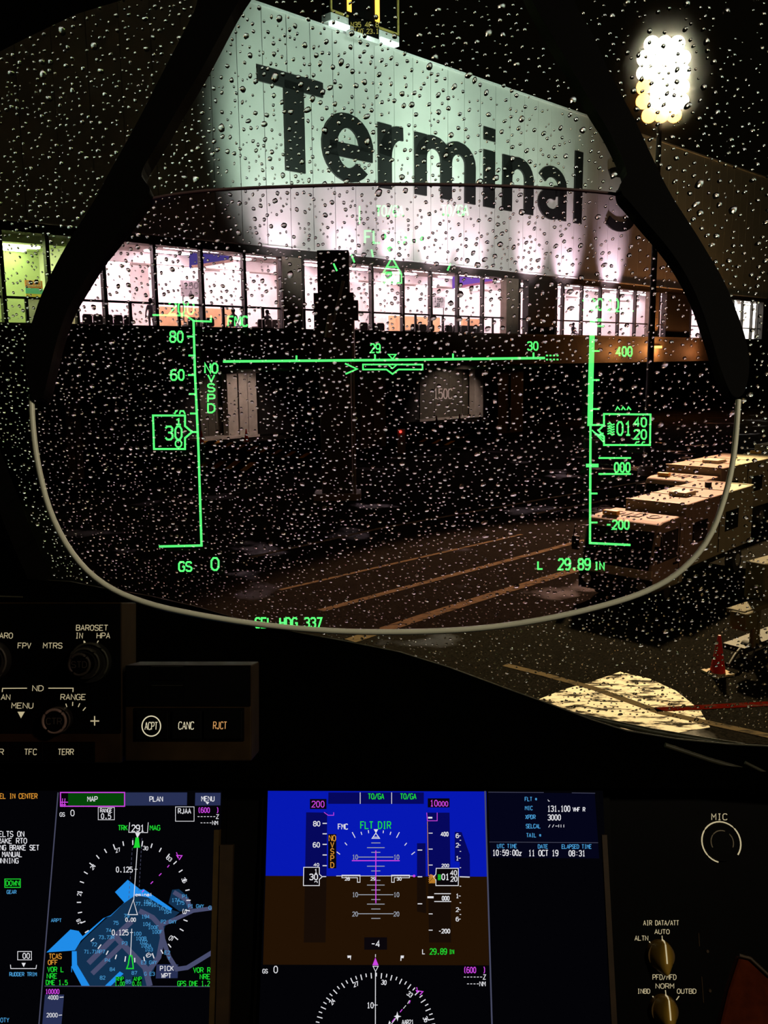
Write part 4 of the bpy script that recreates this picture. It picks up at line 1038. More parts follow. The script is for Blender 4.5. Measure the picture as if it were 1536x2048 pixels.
C = {k: emit('screen_' + k, sr(*v), 1.0) for k, v in dict(white=(225, 225, 230), grey=(150, 155, 165), green=(30, 215, 50), magenta=(205, 70, 225), cyan=(70, 150, 205), amber=(215, 145, 50), sky=(6, 24, 178), ground=(34, 18, 4), navy=(6, 8, 92), dark=(3, 3, 6), water=(18, 48, 78), bright=(32, 140, 232), road=(72, 76, 108), tab=(40, 48, 84), gtab=(4, 68, 8), amberbox=(10, 6, 10), line=(70, 72, 95), dim=(10, 10, 38), purple=(200, 60, 220), groundlow=(46, 26, 4)).items()}
def disp(name, label, x0, x1, x0b, x1b, edge):
    e = empty(name, dp((x0 + x1) / 2, 2300, -0.01), label, 'display')
    dquad('bezel', x0 - 10, 1577, x1 + 12, 2330, -0.006, 0.006, M['bezel'], e, x0b=x0b - 14, x1b=x1b + 20)
    dquad('screen', x0, 1582, x1, 2320, 0.0, 0.005, C['dark'], e, x0b=x0b, x1b=x1b)
    return e
# --- map display
md = disp('map_display', 'map display showing a blue airport chart and green MAP tab', -330, 442, -400, 416, None)
dquad('bezel_edge', 428, 1660, 438, 2330, 0.004, 0.01, M['amberbez'], md, 'bezel edge with warm light put into its ochre colour', 410, 420)
dquad('bezel_edge', 440, 1690, 466, 2330, 0.002, 0.008, M['brownbez'], md, None, 424, 450)  # warm light caught by the bezel, painted as a brown strip
T7 = lambda x, y: (x / 3.339, 1540 + y / 3.339)
dr = Dd(T7, 0.0002); dr.rect(455, 155, 828, 238); dr.build('map_tab', C['gtab'], md)
dr = Dd(T7, 0.0002); dr.fill([(838, 150), (1250, 150), (1248, 236), (836, 238)]).fill([(1304, 152), (1474, 152), (1472, 236), (1302, 238)]).fill([(1045, 1298), (1190, 1298), (1186, 1390), (1040, 1392)]).fill([(300, 1500), (428, 1500), (410, 1700), (282, 1700)]); dr.build('tab', C['tab'], md)
dr = Dd(T7, 0.0002)
dr.fill([(900, 830), (985, 830), (1150, 935), (1200, 950), (1105, 1035), (1050, 1230), (1040, 1300), (985, 1442), (595, 1442), (500, 1290), (500, 1200), (560, 1130), (700, 1000)])
dr.fill([(1150, 800), (1195, 795), (1260, 850), (1255, 935), (1200, 945), (1125, 890)]); dr.build('apron_chart', C['water'], md)
dr = Dd(T7, 0.0004)
dr.fill([(853, 733), (940, 800), (960, 795), (1150, 925), (1140, 942), (985, 850), (905, 835), (820, 895), (740, 975), (705, 985), (540, 1140), (500, 1205), (310, 1218), (470, 1065), (525, 1075), (552, 1110), (690, 990), (740, 970), (830, 885), (768, 815)])
dr.fill([(480, 1210), (512, 1210), (515, 1300), (600, 1442), (545, 1442), (480, 1320)]).fill([(800, 1345), (825, 1360), (740, 1442), (700, 1442)]).rect(445, 1310, 480, 1350); dr.build('terminal_outline', C['bright'], md)
dr = Dd(T7, 0.0004)
for pts, w in (([(590, 1290), (770, 1110), (880, 1010)], 36), ([(615, 1360), (820, 1160)], 32), ([(770, 1110), (830, 1175), (970, 1320), (1000, 1442)], 40), ([(930, 940), (1020, 985), (1075, 1045), (1085, 1120), (1060, 1250), (985, 1350)], 34), ([(1065, 1040), (1160, 1000), (1290, 940), (1443, 920)], 26), ([(1085, 1120), (1130, 1250), (1180, 1330), (1250, 1320), (1430, 1210)], 30), ([(1160, 815), (1250, 870), (1275, 930)], 30)): dr.line(pts, w)
dr.build('taxiway', C['road'], md)
dr = Dd(T7, 0.0007)
dr.text('MAP', 585, 178, 650, 210, 5).text('PLAN', 1000, 178, 1086, 210, 5).text('MENU', 1346, 176, 1430, 208, 5).fill([(1372, 214), (1398, 214), (1385, 230)])
dr.text('GS', 400, 285, 432, 310, 4).text('0', 472, 268, 496, 306, 5).text('RANGE', 670, 258, 748, 283, 4).text('0.5', 676, 292, 740, 325, 5).frame(656, 250, 764, 332, 3.5)
dr.text('RJAA', 1190, 258, 1274, 290, 5).frame(1172, 246, 1296, 342, 3.5).text('------Z', 1318, 298, 1460, 325, 4).text('----NM', 1338, 340, 1454, 366, 4)
dr.line([(866, 350), (860, 416), (985, 418), (990, 350)], 4).text('291', 880, 368, 962, 410, 6).fill([(903, 420), (938, 420), (917, 455)])
dr.line([(917, 520), (893, 870)], 4.5).line([(880, 1060), (872, 1240)], 4.5).line([(898, 663), (918, 663)], 4).line([(868, 1085), (888, 1085)], 4)
dr.text('0.125', 776, 648, 884, 682, 5).text('0.125', 748, 1068, 856, 1102, 5).text('0.00', 838, 988, 906, 1012, 4.5).text('eminal', 905, 822, 1015, 842, 4)
dr.line([(890, 868), (918, 966), (855, 966)], 5, True)
for k_ in range(36):
    t = math.radians(k_ * 10 + 9)
    ra, rb, cx, cy = 1.0, 0.925, 893, 877
    L2 = 0.925 if k_ % 3 else 0.91
    dr.line([(cx + 380 * math.sin(t), cy - 408 * math.cos(t)), (cx + 380 * L2 * math.sin(t), cy - 408 * L2 * math.cos(t))], 7)
for tx, x, y, r_ in (('24', 620, 655, -50), ('27', 775, 540, -18), ('30', 955, 520, 8), ('33', 1110, 580, 38), ('36', 1212, 715, 65), ('21', 540, 828, -85), ('18', 545, 1010, -115), ('3', 1222, 915, 95), ('6', 1140, 1092, 120), ('9', 1000, 1205, 150)): dr.text(tx, x, y - 12, x + 32, y + 12, 4, rot=r_)
dr.text('PICK', 1070, 1310, 1158, 1340, 5).text('WPT', 1078, 1358, 1142, 1388, 5)
dr.text('DELTS ON', -30, 410, 160, 445, 5).text('BRAKE RTO', -40, 456, 178, 490, 5).text('NG BRAKE SET', 0, 502, 260, 535, 5).text('MANUAL', 16, 546, 146, 580, 5).text('UNNING', -16, 590, 122, 622, 5)
dr.frame(118, 1212, 210, 1268, 4).text('00', 152, 1224, 198, 1258, 5).line([(70, 1300), (72, 1326), (240, 1326), (244, 1302)], 4.5).fill([(144, 1288), (172, 1288), (158, 1316)])
dr.text('4000', 322, 1506, 388, 1532, 4).text('2000', 312, 1624, 384, 1650, 4).line([(398, 1518), (424, 1516)], 5).line([(392, 1638), (414, 1636)], 5)
dr.build('white_lettering', C['white'], md)
dr = Dd(T7, 0.0007)
dr.text('TRK', 790, 370, 850, 402, 5).text('MAG', 1002, 370, 1068, 402, 5).fill([(905, 450), (926, 450), (932, 500), (936, 518), (890, 520), (898, 500)]).line([(866, 1240), (880, 1240), (888, 1300), (890, 1326), (846, 1326), (856, 1300)], 8, True)
dr.text('VOR L', 318, 1316, 424, 1348, 5).text('NRE', 314, 1360, 380, 1392, 5).text('DME 1.5', 308, 1404, 450, 1434, 5).text('VOR R', 1292, 1320, 1404, 1352, 5).text('NRE', 1336, 1364, 1402, 1396, 5).text('GPS DME 1.2', 1186, 1410, 1400, 1442, 4.5)
dr.text('RNP', 776, 1382, 824, 1408, 4).text('ANP', 892, 1382, 944, 1408, 4).text('1.00', 768, 1414, 832, 1440, 4).text('0.01', 884, 1414, 946, 1440, 4)
dr.text('DOWN', 40, 740, 128, 772, 5).frame(32, 728, 136, 784, 5); dr.build('green_lettering', C['green'], md)
dr = Dd(T7, 0.0008)
dr.frame(404, 150, 832, 242, 7).line([(400, 215), (454, 215)], 6).line([(400, 232), (440, 232)], 6).line([(418, 190), (414, 246)], 5).line([(434, 190), (430, 246)], 5)
dr.text('(600  )', 1322, 252, 1462, 284, 5).line([(1130, 635), (1118, 650)], 6).line([(1078, 690), (1062, 706)], 6).line([(1022, 744), (1006, 760)], 6).line([(962, 802), (948, 816)], 6).line([(1178, 550), (1192, 590), (1180, 570), (1215, 572), (1196, 600)], 6)
dr.text('10000', 305, 1465, 395, 1494, 5); dr.build('magenta_lettering', C['magenta'], md)
dr = Dd(T7, 0.0007)
dr.text('EL IN CENTER', 0, 158, 248, 190, 5).text('TCAS', 328, 1228, 410, 1260, 5).text('OFF', 322, 1270, 384, 1300, 5); dr.build('amber_lettering', C['amber'], md)
dr = Dd(T7, 0.0007)
for t_, x, y in (('ARPT', 342, 1015), ('174', 1148, 880), ('175', 1178, 898), ('P1', 1218, 855), ('P1 GWY', 1258, 920), ('G', 1394, 930), ('77.1591', 905, 905), ('152', 960, 890), ('161', 1010, 912), ('163', 1060, 935), ('164', 1094, 958), ('194', 946, 990), ('79', 828, 985), ('75', 756, 1032), ('74', 708, 1082), ('73.73R', 660, 1128), ('72', 612, 1176), ('71.71R', 562, 1224), ('P7', 666, 1224), ('P3', 816, 1168), ('P4', 702, 1282), ('84', 734, 1342), ('82', 668, 1398), ('87', 880, 1366), ('85', 840, 1424), ('104', 954, 1040), ('100E', 990, 1062), ('100F', 1016, 1092), ('P2 GWY', 1076, 1024), ('100', 892, 1104), ('100B', 908, 1136), ('102', 932, 1160), ('100A', 942, 1184), ('103', 968, 1210), ('E3 GWY', 944, 1296), ('E2', 1100, 1230), ('Y', 1120, 1268), ('G E3', 964, 1372), ('K', 1414, 1214)):
    dr.text(t_, x, y - 22, x + 17 * len(t_), y, 3.6)
dr.text('GEAR', 46, 803, 108, 826, 4).text('RUDDER TRIM', 64, 1352, 244, 1376, 4.5).text('OTY', 4, 1656, 60, 1684, 4); dr.build('cyan_lettering', C['cyan'], md)
dr = Dd(T7, 0.0006)
dr.line([(388, 150), (260, 1700)], 8).line([(298, 1443), (1418, 1446)], 6); dr.build('divider', C['line'], md)
dr = Dd(T7, 0.0005); dr.rect(312, 1222, 476, 1438); dr.rect(772, 1380, 832, 1440); dr.rect(885, 1380, 948, 1440); dr.build('text_ground', C['dark'], md)
dr = Dd(T7, 0.00055)
for i in range(13): dr.line([(888 - i * 2.2, 455 + i * 32), (887 - i * 2.2, 473 + i * 32)], 3.5).line([(948 - i * 1.6, 455 + i * 28), (947 - i * 1.6, 471 + i * 28)], 3.5)
dr.build('dashed_track', C['line'], md)

# --- flight display with the clock page
pd = disp('flight_display', 'primary flight display with blue sky and brown ground', 535, 1206, 508, 1232, None)
dquad('bezel_edge', 1204, 1670, 1214, 2330, 0.004, 0.01, M['brownbez'], pd, 'bezel edge with warm light put into its brown colour', 1238, 1250)  # brown strip stands in for warm light caught by the bezel
T8 = lambda x, y: (500 + x / 3.072, 1540 + y / 3.072)
dr = Dd(T8, 0.0002); dr.fill([(110, 128), (1452, 132), (1458, 655), (96, 650)]); dr.build('sky_half', C['sky'], pd)
dr = Dd(T8, 0.0002); dr.fill([(96, 650), (1458, 655), (1468, 1200), (80, 1196)]); dr.build('ground_half', C['ground'], pd)
dr = Dd(T8, 0.0003); dr.fill([(482, 138), (1068, 138), (1068, 208), (480, 208)]).fill([(345, 260), (474, 262), (470, 655), (338, 652)]).fill([(1088, 262), (1226, 262), (1232, 652), (1094, 652)]).fill([(1258, 380), (1300, 382), (1350, 520), (1352, 655), (1288, 655), (1288, 565), (1258, 560)]).fill([(1026, 450), (1078, 450), (1080, 655), (1026, 655)]); dr.build('tape_ground', C['navy'], pd)
tb = emit('screen_tape_brown', sr(22, 12, 6), 1.0)
dr = Dd(T8, 0.0003); dr.fill([(338, 652), (470, 655), (464, 1060), (330, 1060)]).fill([(1094, 655), (1232, 655), (1236, 1060), (1100, 1060)]).fill([(1026, 655), (1080, 655), (1082, 880), (1026, 870)]); dr.build('lower_tape_ground', tb, pd)
dr = Dd(T8, 0.0004); dr.rect(368, 178, 470, 240).rect(1092, 174, 1226, 230).rect(480, 394, 530, 604).rect(702, 1028, 842, 1104).rect(332, 598, 426, 710).rect(1144, 604, 1280, 710); dr.build('readout_ground', C['amberbox'], pd)
dr = Dd(T8, 0.0007)
dr.line([(677, 138), (677, 208)], 4).line([(870, 138), (870, 208)], 4).text('80', 390, 316, 430, 344, 5).text('60', 388, 446, 428, 474, 5).text('FMC', 542, 332, 600, 364, 5)
for y in (328, 392, 457, 522, 588): dr.line([(446, y), (472, y)], 6)
dr.line([(330, 598), (426, 598), (426, 640), (444, 656), (426, 672), (426, 710), (328, 710)], 4.5, True).text('30', 366, 640, 416, 674, 6).text('1', 396, 610, 414, 634, 4).line([(396, 690), (400, 684), (412, 684), (414, 694)], 4).line([(446, 655), (468, 655)], 5).text('40', 392, 574, 424, 590, 4)
dr.fill([(760, 364), (788, 364), (774, 388)]).line([(773, 388), (796, 420), (750, 420)], 5, True).line([(756, 412), (790, 412)], 4)
for a, b in (((628, 382), (646, 416)), ((682, 380), (687, 398)), ((727, 370), (729, 388)), ((820, 372), (818, 388)), ((866, 380), (860, 398)), ((918, 382), (900, 416)), ((583, 446), (596, 462)), ((963, 448), (950, 464)), ((533, 503), (553, 518)), ((1013, 503), (992, 520))): dr.line([a, b], 5)
dr.line([(530, 651), (1005, 651)], 3.5)
dr.line([(565, 646), (676, 646), (676, 690), (660, 690), (660, 662), (565, 662)], 4, True).line([(980, 646), (870, 646), (870, 690), (886, 690), (886, 662), (980, 662)], 4, True)
for t_, x in (('28', 584), ('29', 742), ('30', 902)): dr.text(t_, x, 660, x + 28, 678, 4)
dr.text('400', 1174, 382, 1218, 406, 5).text('200', 1178, 578, 1222, 596, 4).text('000', 1180, 776, 1224, 800, 5).text('-200', 1160, 978, 1228, 1002, 5).text('01', 1178, 640, 1222, 674, 6).text('40', 1232, 618, 1270, 646, 5).text('20', 1234, 656, 1272, 684, 5)
for y in (388, 486, 584, 884, 984): dr.line([(1098, y), (1122, y)], 5)
dr.line([(1144, 604), (1280, 604), (1280, 710), (1142, 710), (1142, 676), (1126, 658), (1142, 640)], 4.5, True).line([(1090, 782), (1128, 782)], 12).line([(1132, 760), (1234, 760)], 5).line([(1132, 808), (1236, 808)], 5).rect(1094, 288, 1120, 298).line([(1288, 656), (1350, 658)], 6)
for y in (492, 656, 822): dr.line([(1030, y), (1058, y)], 6)
for t_, y in (('6', 404), ('2', 462), ('1', 542), ('1', 774), ('2', 858), ('6', 916)): dr.text(t_, 1266, y - 12, 1282, y + 12, 4.5).line([(1282, y), (1294, y)], 4)
for y in (432, 500, 600, 714, 816, 888): dr.line([(1288, y), (1297, y)], 4)
dr.text('-4', 746, 1050, 796, 1086, 6).fill([(598, 1140), (622, 1140), (618, 1170), (614, 1152), (600, 1156)]).fill([(926, 1140), (946, 1140), (944, 1156), (930, 1156), (930, 1172), (924, 1172)]).text('L', 1060, 1102, 1074, 1130, 4.5)
dr.text('GS', 78, 1224, 108, 1248, 4).text('0', 146, 1206, 170, 1246, 5).line([(771, 1132), (771, 1150)], 4).line([(756, 1206), (788, 1206), (771, 1238)], 4, True).line([(771, 1240), (770, 1700)], 4.5).text('10', 720, 1430, 758, 1462, 5).line([(760, 1444), (784, 1444)], 4)
dr.text('------Z', 1312, 1258, 1448, 1286, 4).text('----NM', 1332, 1300, 1446, 1328, 4)
for k_ in range(-16, 17):
    t = math.radians(k_ * 5 + 1); r0 = 372; L2 = 34 if k_ % 2 else 22
    cx, cy = 770, 1618
    if cy - r0 * math.cos(t) < 1640: dr.line([(cx + r0 * math.sin(t), cy - r0 * math.cos(t)), (cx + (r0 - L2) * math.sin(t), cy - (r0 - L2) * math.cos(t))], 6)
for tx, x, y, r_ in (('24', 505, 1430, -48), ('27', 640, 1320, -18), ('30', 806, 1303, 8), ('33', 962, 1366, 38), ('36', 1062, 1510, 65)): dr.text(tx, x, y - 13, x + 30, y + 13, 4.5, rot=r_)
dr.line([(980, 1415), (968, 1436)], 4).line([(958, 1446), (942, 1466)], 4).fill([(905, 1484), (911, 1508), (930, 1514), (912, 1520), (906, 1544), (899, 1520), (884, 1514), (899, 1507)]).text('AAR21', 934, 1536, 1004, 1562, 4).fill([(856, 1540), (866, 1556), (850, 1562)]).line([(840, 1600), (870, 1560), (900, 1520)], 4)
dr.build('white_lettering', C['white'], pd)
dr = Dd(T8, 0.0007)
for y, h_ in ((448, 28), (477, 54), (506, 28), (535, 108), (591, 54), (620, 28), (678, 28), (707, 54), (737, 28), (766, 108), (796, 28), (824, 54), (854, 28), (883, 110), (912, 28)): dr.line([(773 - h_, y), (773 + h_, y)], 5)
for t_, y in (('10', 535), ('10', 766), ('20', 885)): dr.text(t_, 630, y - 13, 662, y + 13, 4.5).text(t_, 884, y - 13, 916, y + 13, 4.5)
dr.build('pitch_ladder', C['grey'], pd)
dr = Dd(T8, 0.0008)
dr.text('200', 380, 192, 456, 228, 5).text('10', 1108, 186, 1152, 222, 5).text('000', 1158, 194, 1216, 222, 4.5).line([(773, 495), (773, 818)], 6).line([(626, 557), (920, 557)], 6).line([(455, 260), (480, 278), (514, 278), (514, 260)], 4).line([(1086, 262), (1090, 312), (1150, 312), (1150, 262)], 4)
dr.text('(600  )', 1312, 1212, 1448, 1246, 5).fill([(770, 1152), (790, 1200), (752, 1200)]).line([(1024, 1335), (1030, 1370), (1022, 1355), (1062, 1362), (1044, 1382)], 6).disc(1008, 651, 8).line([(985, 1416), (978, 1434)], 5).line([(936, 1470), (922, 1488)], 5).line([(890, 1526), (872, 1548)], 5)
dr.build('magenta_lettering', C['magenta'], pd)
dr = Dd(T8, 0.0008)
dr.text('TO/GA', 726, 146, 822, 178, 5).text('TO/GA', 924, 146, 1020, 178, 5).text('FLT DIR', 680, 318, 864, 360, 6).text('29.89', 1106, 1098, 1208, 1132, 5).text('IN', 1224, 1104, 1252, 1130, 4.5)
for i in range(6): dr.line([(1154, 644 + i * 6), (1172, 644 + i * 6)], 4)
dr.build('green_lettering', C['green'], pd)
dr = Dd(T8, 0.0008)
dr.text('NO', 486, 402, 526, 436, 5)
for ch, y in (('V', 476), ('S', 516), ('P', 558), ('D', 600)): dr.text(ch, 496, y - 32, 515, y, 5)
for i in range(5): dr.line([(1098, 650 + i * 12), (1114 + i * 5, 642 + i * 2)], 4.5) if i < 4 else None
for i in range(5): dr.line([(1100 + i * 8, 696), (1138, 650 + i * 9)], 4)
dr.line([(1090, 316), (1096, 650)], 3); dr.build('amber_lettering', C['amber'], pd)
T9 = lambda x, y: (960 + x / 2.667, 1540 + y / 2.667)
dr = Dd(T9, 0.0002); dr.fill([(44, 120), (612, 124), (630, 385), (52, 380)]).fill([(52, 388), (630, 392), (636, 472), (58, 466)]); dr.build('clock_page_ground', emit('screen_page', sr(4, 5, 24), 1.0), pd)
dr = Dd(T9, 0.0006); dr.line([(27, 112), (64, 1360), (100, 2100)], 8).line([(44, 118), (340, 120)], 3).line([(490, 122), (614, 124)], 3).line([(50, 384), (630, 388)], 3); dr.build('divider', C['line'], pd)
dr = Dd(T9, 0.0007)
dr.text('FLT #', 240, 145, 304, 165, 3.6).text('MIC', 241, 193, 280, 213, 3.6).text('XPDR', 243, 240, 295, 261, 3.6).text('SELCAL', 246, 289, 322, 310, 3.6).text('TAIL #', 248, 338, 326, 358, 3.6).text('UTC TIME', 92, 396, 196, 416, 3.6).text('DATE', 310, 398, 361, 418, 3.6).text('ELAPSED TIME', 437, 398, 594, 419, 3.6); dr.build('cyan_lettering', C['cyan'], pd)
dr = Dd(T9, 0.0007)
dr.text('131.100', 361, 192, 480, 221, 4.4).text('VHF R', 495, 200, 560, 221, 4).text('3000', 362, 239, 430, 267, 4.4).line([(362, 158), (366, 166), (372, 166)], 3).text('10:59:00z', 68, 427, 222, 456, 4.4).text('11 OCT 19', 260, 428, 416, 458, 4.4).text('08:31', 474, 430, 560, 459, 4.4)
dr.line([(366, 306), (374, 291)], 3).line([(386, 306), (394, 291)], 3).line([(402, 299), (414, 299)], 3).line([(420, 291), (420, 306)], 3).line([(432, 291), (432, 306)], 3).line([(447, 291), (447, 306)], 3)
dr.build('white_lettering', C['white'], pd)

# --- legends and selectors at the right of the panel
dr = Dd(T9, -0.0115)
dr.text('MIC', 1236, 234, 1318, 266, 4)
dr.build('legend', LEG, ip)
for t_, bx in (('AIR DATA/ATT', (872, 803, 1060, 828)), ('AUTO', (932, 851, 1010, 874)), ('ALTN', (826, 885, 896, 909)), ('PFD/MFD', (922, 1092, 1046, 1118)), ('NORM', (938, 1140, 1034, 1165)), ('INBD', (840, 1168, 906, 1192)), ('OUTBD', (1052, 1168, 1152, 1192))):
    dr = Dd(T9, -0.0115); dr.text(t_, *bx, sw=3.2); dr.build('legend', LEG, ip)
dr = Dd(T9, -0.0115); dr.line([(902, 914), (920, 936)], 5).line([(971, 884), (973, 912)], 4.5).line([(920, 1206), (940, 1228)], 5).line([(989, 1174), (992, 1202)], 4.5).line([(1062, 1206), (1047, 1227)], 5); dr.build('selector_mark', LEG, ip)
M['amberknob'] = mat('amber_knob_plastic', (0.46, 0.27, 0.035), 0.42, 0.15, 60)
M['darkamber'] = mat('dark_amber_plastic', (0.16, 0.085, 0.012), 0.5, 0.15, 60)
def selector(cx, cy, label):
    x, y = T9(cx, cy)
    o = dp(x, y, -0.012); e1 = RT; e2 = PVD
    e = empty('rotary_selector', o, label, 'knob')
    MB().cyl(o, o + DN * 0.006, 0.0125, 0.0115, 28).build('skirt', M['darkamber'], e)
    # lens-shaped grip, tapered away from the panel
    def ring(z, w, h): return [o + DN * z + e1 * (w * math.cos(t)) + e2 * (h * math.sin(t)) for t in [2 * math.pi * i / 24 for i in range(24)]]
    R_ = [ring(0.005, 0.0105, 0.0125), ring(0.011, 0.0085, 0.0135), ring(0.017, 0.0052, 0.0135), ring(0.020, 0.0030, 0.0125), ring(0.0206, 0.0012, 0.011)]
    mb = MB(); mb.add(sum(R_, []), [(r * 24 + i, r * 24 + (i + 1) % 24, (r + 1) * 24 + (i + 1) % 24, (r + 1) * 24 + i) for r in range(4) for i in range(24)] + [tuple(range(96, 120))], True)
    gp = mb.build('grip', M['amberknob'], e, 'amber tapered grip')
    MB().tube([o + DN * 0.012 + e2 * 0.0142, o + DN * 0.0175 + e2 * 0.0140, o + DN * 0.0206 + e2 * 0.0115, o + DN * 0.0212 + e2 * 0.002, o + DN * 0.0210 + e2 * -0.003], 0.0006, 6).build('pointer_line', LEG, gp, 'lit white pointer line')
selector(958, 985, 'amber rotary selector below the legend AUTO')
selector(976, 1278, 'amber rotary selector below the legend NORM')
# microphone level control: concentric rings
o = dp(*T9(1284, 384), -0.012)
mk = empty('microphone_control', o, 'round black control with pale ring under the legend MIC', 'knob')
MB().cyl(o, o + DN * 0.003, 0.0165, 0.0160, 32).build('knob', M['facepl'], mk)
def ringarc(r, a0, a1, z, w, mt, nm):
    MB().tube([o + DN * z + RT * r * math.cos(math.radians(a)) + PVD * r * math.sin(math.radians(a)) for a in [a0 + (a1 - a0) * i / 30 for i in range(31)]], w, 6).build(nm, mt, mk)
M['ringdim'] = mat('worn_ring', (0.40, 0.34, 0.24), 0.5, 0.3, 90)
ringarc(0.0174, -38, 255, 0.0015, 0.0006, LEG, 'lit_ring')
ringarc(0.0100, 70, 205, 0.0034, 0.0006, M['ringdim'], 'inner_ring'); ringarc(0.0100, -25, 45, 0.0034, 0.0006, M['ringdim'], 'inner_ring')
# screws and panel joints further right
for cx, cy in ((1212, 966), (1225, 1176)):
    c = dp(*T9(cx, cy), -0.012); MB().cyl(c, c + DN * 0.0015, 0.0014, 0.0012, 12).build('screw', M['brownbez'], ip)
for a, b in (((1166, 870), (1170, 940)), ((1182, 1102), (1192, 1240))):
    MB().tube([dp(*T9(*a), -0.0115), dp(*T9(*b), -0.0115)], 0.0005, 6).build('panel_joint', M['brownbez'], ip)
# dark red folded chart cover by the knee
FN = (-FW * 0.9 + UP * 0.42 - RT * 0.12).normalized(); F0 = P(*T9(1400, 1200), 0.60)
cc = [PP(*T9(x, y), F0, FN) for x, y, d in ((1382, 990, 0.62), (1440, 1005, 0.62), (1536, 1095, 0.60), (1700, 1200, 0.58), (1700, 1700, 0.50), (1200, 1700, 0.52), (1285, 1330, 0.56), (1320, 1180, 0.59))]
cv = empty('chart_folder', cc[5], 'dark red folder standing at the lower right edge', 'folder')
M['redcloth'] = mat('dark_red_cover', (0.085, 0.013, 0.002), 0.8, 0.35, 120, spec=0.05)
MB().prism(cc, FN * -0.012).build('cover', M['redcloth'], cv, bevel=0.002)
MB().tube([p + FN * 0.001 for p in cc[0:4]], 0.0012, 6).build('binding', M['brownbez'], cv)

# ------------------------------------------------------------------ control panel on the glareshield face
K0 = P(250, 1400, 0.66)
KN = (-FW * 0.995 + UP * 0.1).normalized()
def kp(px, py, off=0.0): return PP(px, py, K0 + KN * off, KN)
T5 = lambda x, y: (x / 2.743, 1150 + y / 2.743)
def kquad(name, x0, y0, x1, y1, off, th, mt, parent, label=None, bevel=0):
    return MB().prism([kp(x0, y0, off), kp(x1, y0, off), kp(x1, y1, off), kp(x0, y1, off)], KN * -th).build(name, mt, parent, label, bevel=bevel)
cp = empty('display_control_panel', kp(0, 1525, -0.02), 'control panel with BAROSET and RANGE knobs on the glareshield', 'control panel')
kquad('body', -200, 1205, 243, 1526, 0, 0.04, M['panel'], cp, bevel=0.001)
kquad('faceplate', -195, 1207, 241, 1466, 0.0015, 0.0014, M['facepl'], cp)
MB().tube([kp(-100, 1193, 0.002), kp(-20, 1192, 0.002), kp(45, 1194, 0.002)], 0.0006, 6).build('panel_highlight', M['sillrail'], cp)  # highlight line along the panel top, built as a lighter tube
for t_, bx in (('BARO', (-28, 318, 68, 347)), ('FPV', (98, 373, 168, 402)), ('MTRS', (237, 373, 340, 402)), ('BAROSET', (418, 275, 590, 304)), ('IN', (414, 318, 452, 347)), ('HPA', (531, 318, 602, 347)), ('ND', (178, 607, 236, 636)), ('PLAN', (-48, 656, 54, 684)), ('RANGE', (333, 655, 468, 684)), ('MENU', (64, 702, 180, 731))):
    dr = Draw(K0, KN, T5, 0.0018); dr.text(t_, *bx, sw=3.7, skew=0.06); dr.build('legend', LEG, cp)
dr = Draw(K0, KN, T5, 0.0018)
dr.line([(12, 642), (14, 622), (148, 621)], 5).line([(265, 621), (401, 621), (400, 642)], 5).fill([(96, 750), (136, 750), (115, 786)]).line([(496, 801), (544, 801)], 7).line([(519, 774), (519, 826)], 6).line([(361, 706), (367, 724)], 5).line([(399, 696), (398, 718)], 5).line([(438, 704), (429, 724)], 5).line([(470, 726), (455, 744)], 5).fill([(458, 360), (466, 362), (474, 380), (460, 382)]).line([(540, 360), (533, 372)], 5)
dr.build('selector_mark', LEG, cp)
M['knobgrey'] = mat('dark_grey_knob', (0.02, 0.02, 0.016), 0.5, 0.3, 90)
M['knobedge'] = mat('worn_knob_edge', (0.085, 0.085, 0.06), 0.5, 0.3, 90)
def knob(cx, cy, stack, letter, label, mark=None):
    o = kp(*T5(cx, cy), 0.0015)
    e = empty('rotary_selector', o, label, 'knob')
    z = 0
    for i, (r, h) in enumerate(stack):
        MB().cyl(o + KN * z, o + KN * (z + h), r, r * 0.96, 32).build('knob_stage', M['knobgrey'] if i < len(stack) - 1 else M['facepl'], e)
        z += h
        rr = r * 0.93
        MB().tube([o + KN * z + RT * rr * math.cos(t) + UP * rr * math.sin(t) for t in [2 * math.pi * k / 32 for k in range(32)]], 0.0009 if i < len(stack) - 1 else 0.0011, 6, True).build('knob_edge', M['knobedge'] if i < len(stack) - 1 or letter == 'STD' else M['ringdim'], e)
    d_ = Draw(o + KN * (z + 0.0004), KN)
    cpx = project(o + KN * (z + 0.0004))
    d_.text(letter, cpx[0] - 15, cpx[1] - 6, cpx[0] + 15, cpx[1] + 6, 1.7)
    d_.build('knob_lettering', M['knobedge'], e)
knob(500, 478, ((0.0150, 0.006), (0.0115, 0.010), (0.0078, 0.010)), 'STD', 'large stacked knob lettered STD under BAROSET')
knob(330, 790, ((0.0095, 0.006), (0.0088, 0.006)), 'CTR', 'round knob lettered CTR under RANGE')
knob(-48, 470, ((0.0150, 0.008), (0.0110, 0.010)), 'RST', 'grey knob cut by the picture edge')
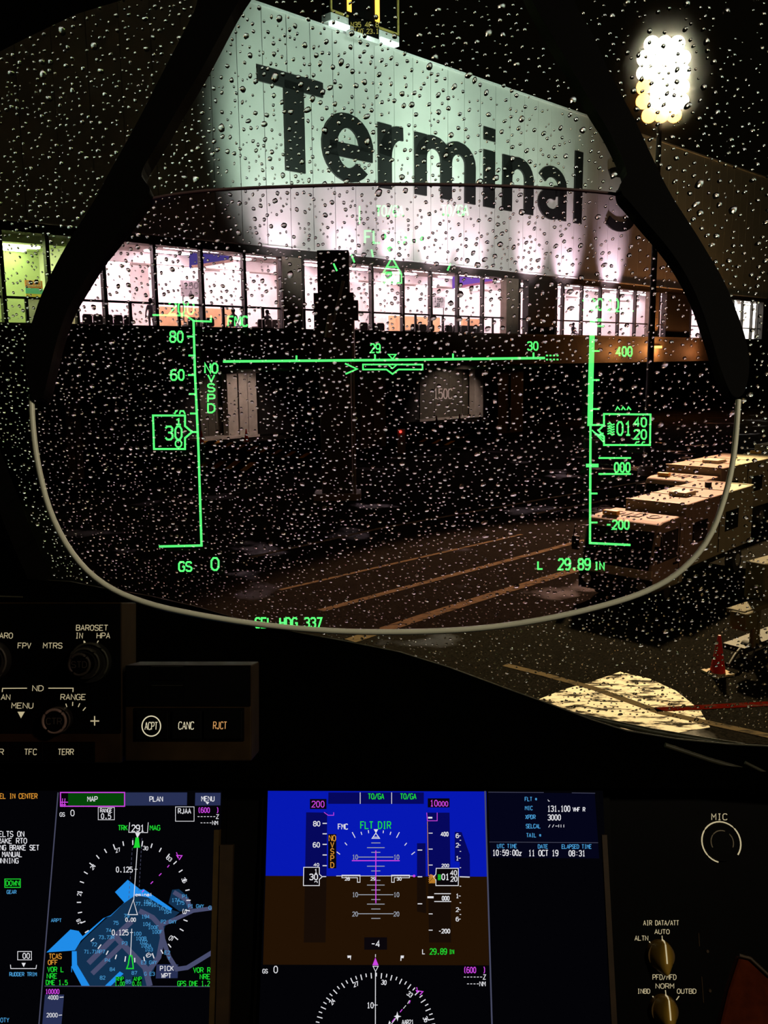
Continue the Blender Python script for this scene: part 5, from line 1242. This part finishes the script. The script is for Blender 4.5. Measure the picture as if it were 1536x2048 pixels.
def kbutton(x0, y0, x1, y1, t_, bx, label, col=None, sw=3.7, parent=cp):
    e = kquad('button', x0, y0, x1, y1, 0.004, 0.006, M['facepl'], parent, bevel=0.0006)
    dr = Draw(K0, KN, T5, 0.0042); dr.text(t_, *bx, sw=sw, skew=0.05)
    dr.build('button_lettering', col or LEG, e)
    return e
kbutton(-60, 1486, 17, 1522, 'WXR', (-62, 955, 18, 986), '')
kbutton(19, 1486, 86, 1522, 'TFC', (134, 955, 200, 986), '')
kbutton(88, 1486, 158, 1522, 'TERR', (318, 955, 402, 986), '')
kquad('button_frame', -62, 1484, 189, 1524, 0.0014, 0.0012, M['facepl'], cp)
ap = empty('message_button_panel', kp(375, 1522, -0.02), 'panel of three buttons ACPT, CANC and RJCT', 'control panel')
kquad('body', 250, 1330, 503, 1522, 0, 0.04, M['panel'], ap, bevel=0.001)
kquad('faceplate', 252, 1331, 501, 1412, 0.0014, 0.0013, M['facepl'], ap)
kquad('button_frame', 268, 1416, 488, 1482, 0.0014, 0.0013, M['facepl'], ap)
WL_ = emit('button_white', sr(225, 215, 180), 0.9); AM_ = emit('button_amber', sr(225, 165, 100), 0.85)
b1 = kbutton(272, 1422, 336, 1478, 'ACPT', (795, 808, 862, 848), '', WL_, 4, ap)
dr = Draw(K0, KN, T5, 0.0043); dr.ellipse(830, 829, 51, 55, 6); dr.build('button_ring', WL_, b1)
kbutton(344, 1422, 403, 1478, 'CANC', (979, 806, 1062, 846), '', WL_, 4, ap)
kbutton(407, 1422, 484, 1478, 'RJCT', (1170, 806, 1242, 844), '', AM_, 4, ap)
for y0, y1 in ((1327 - 2, 1358), (1363, 1396)):
    kquad('display_slot', 300, y0 + 8, 368, y1 + 2, 0.0022, 0.002, M['bezel'], ap)
    MB().tube([kp(303, y0 + 8, 0.003), kp(366, y0 + 8, 0.003)], 0.0003, 6).build('slot_edge', M['knobgrey'], ap)
for o in list(bpy.data.objects):
    if o.type == 'EMPTY' and not o.children: bpy.data.objects.remove(o)
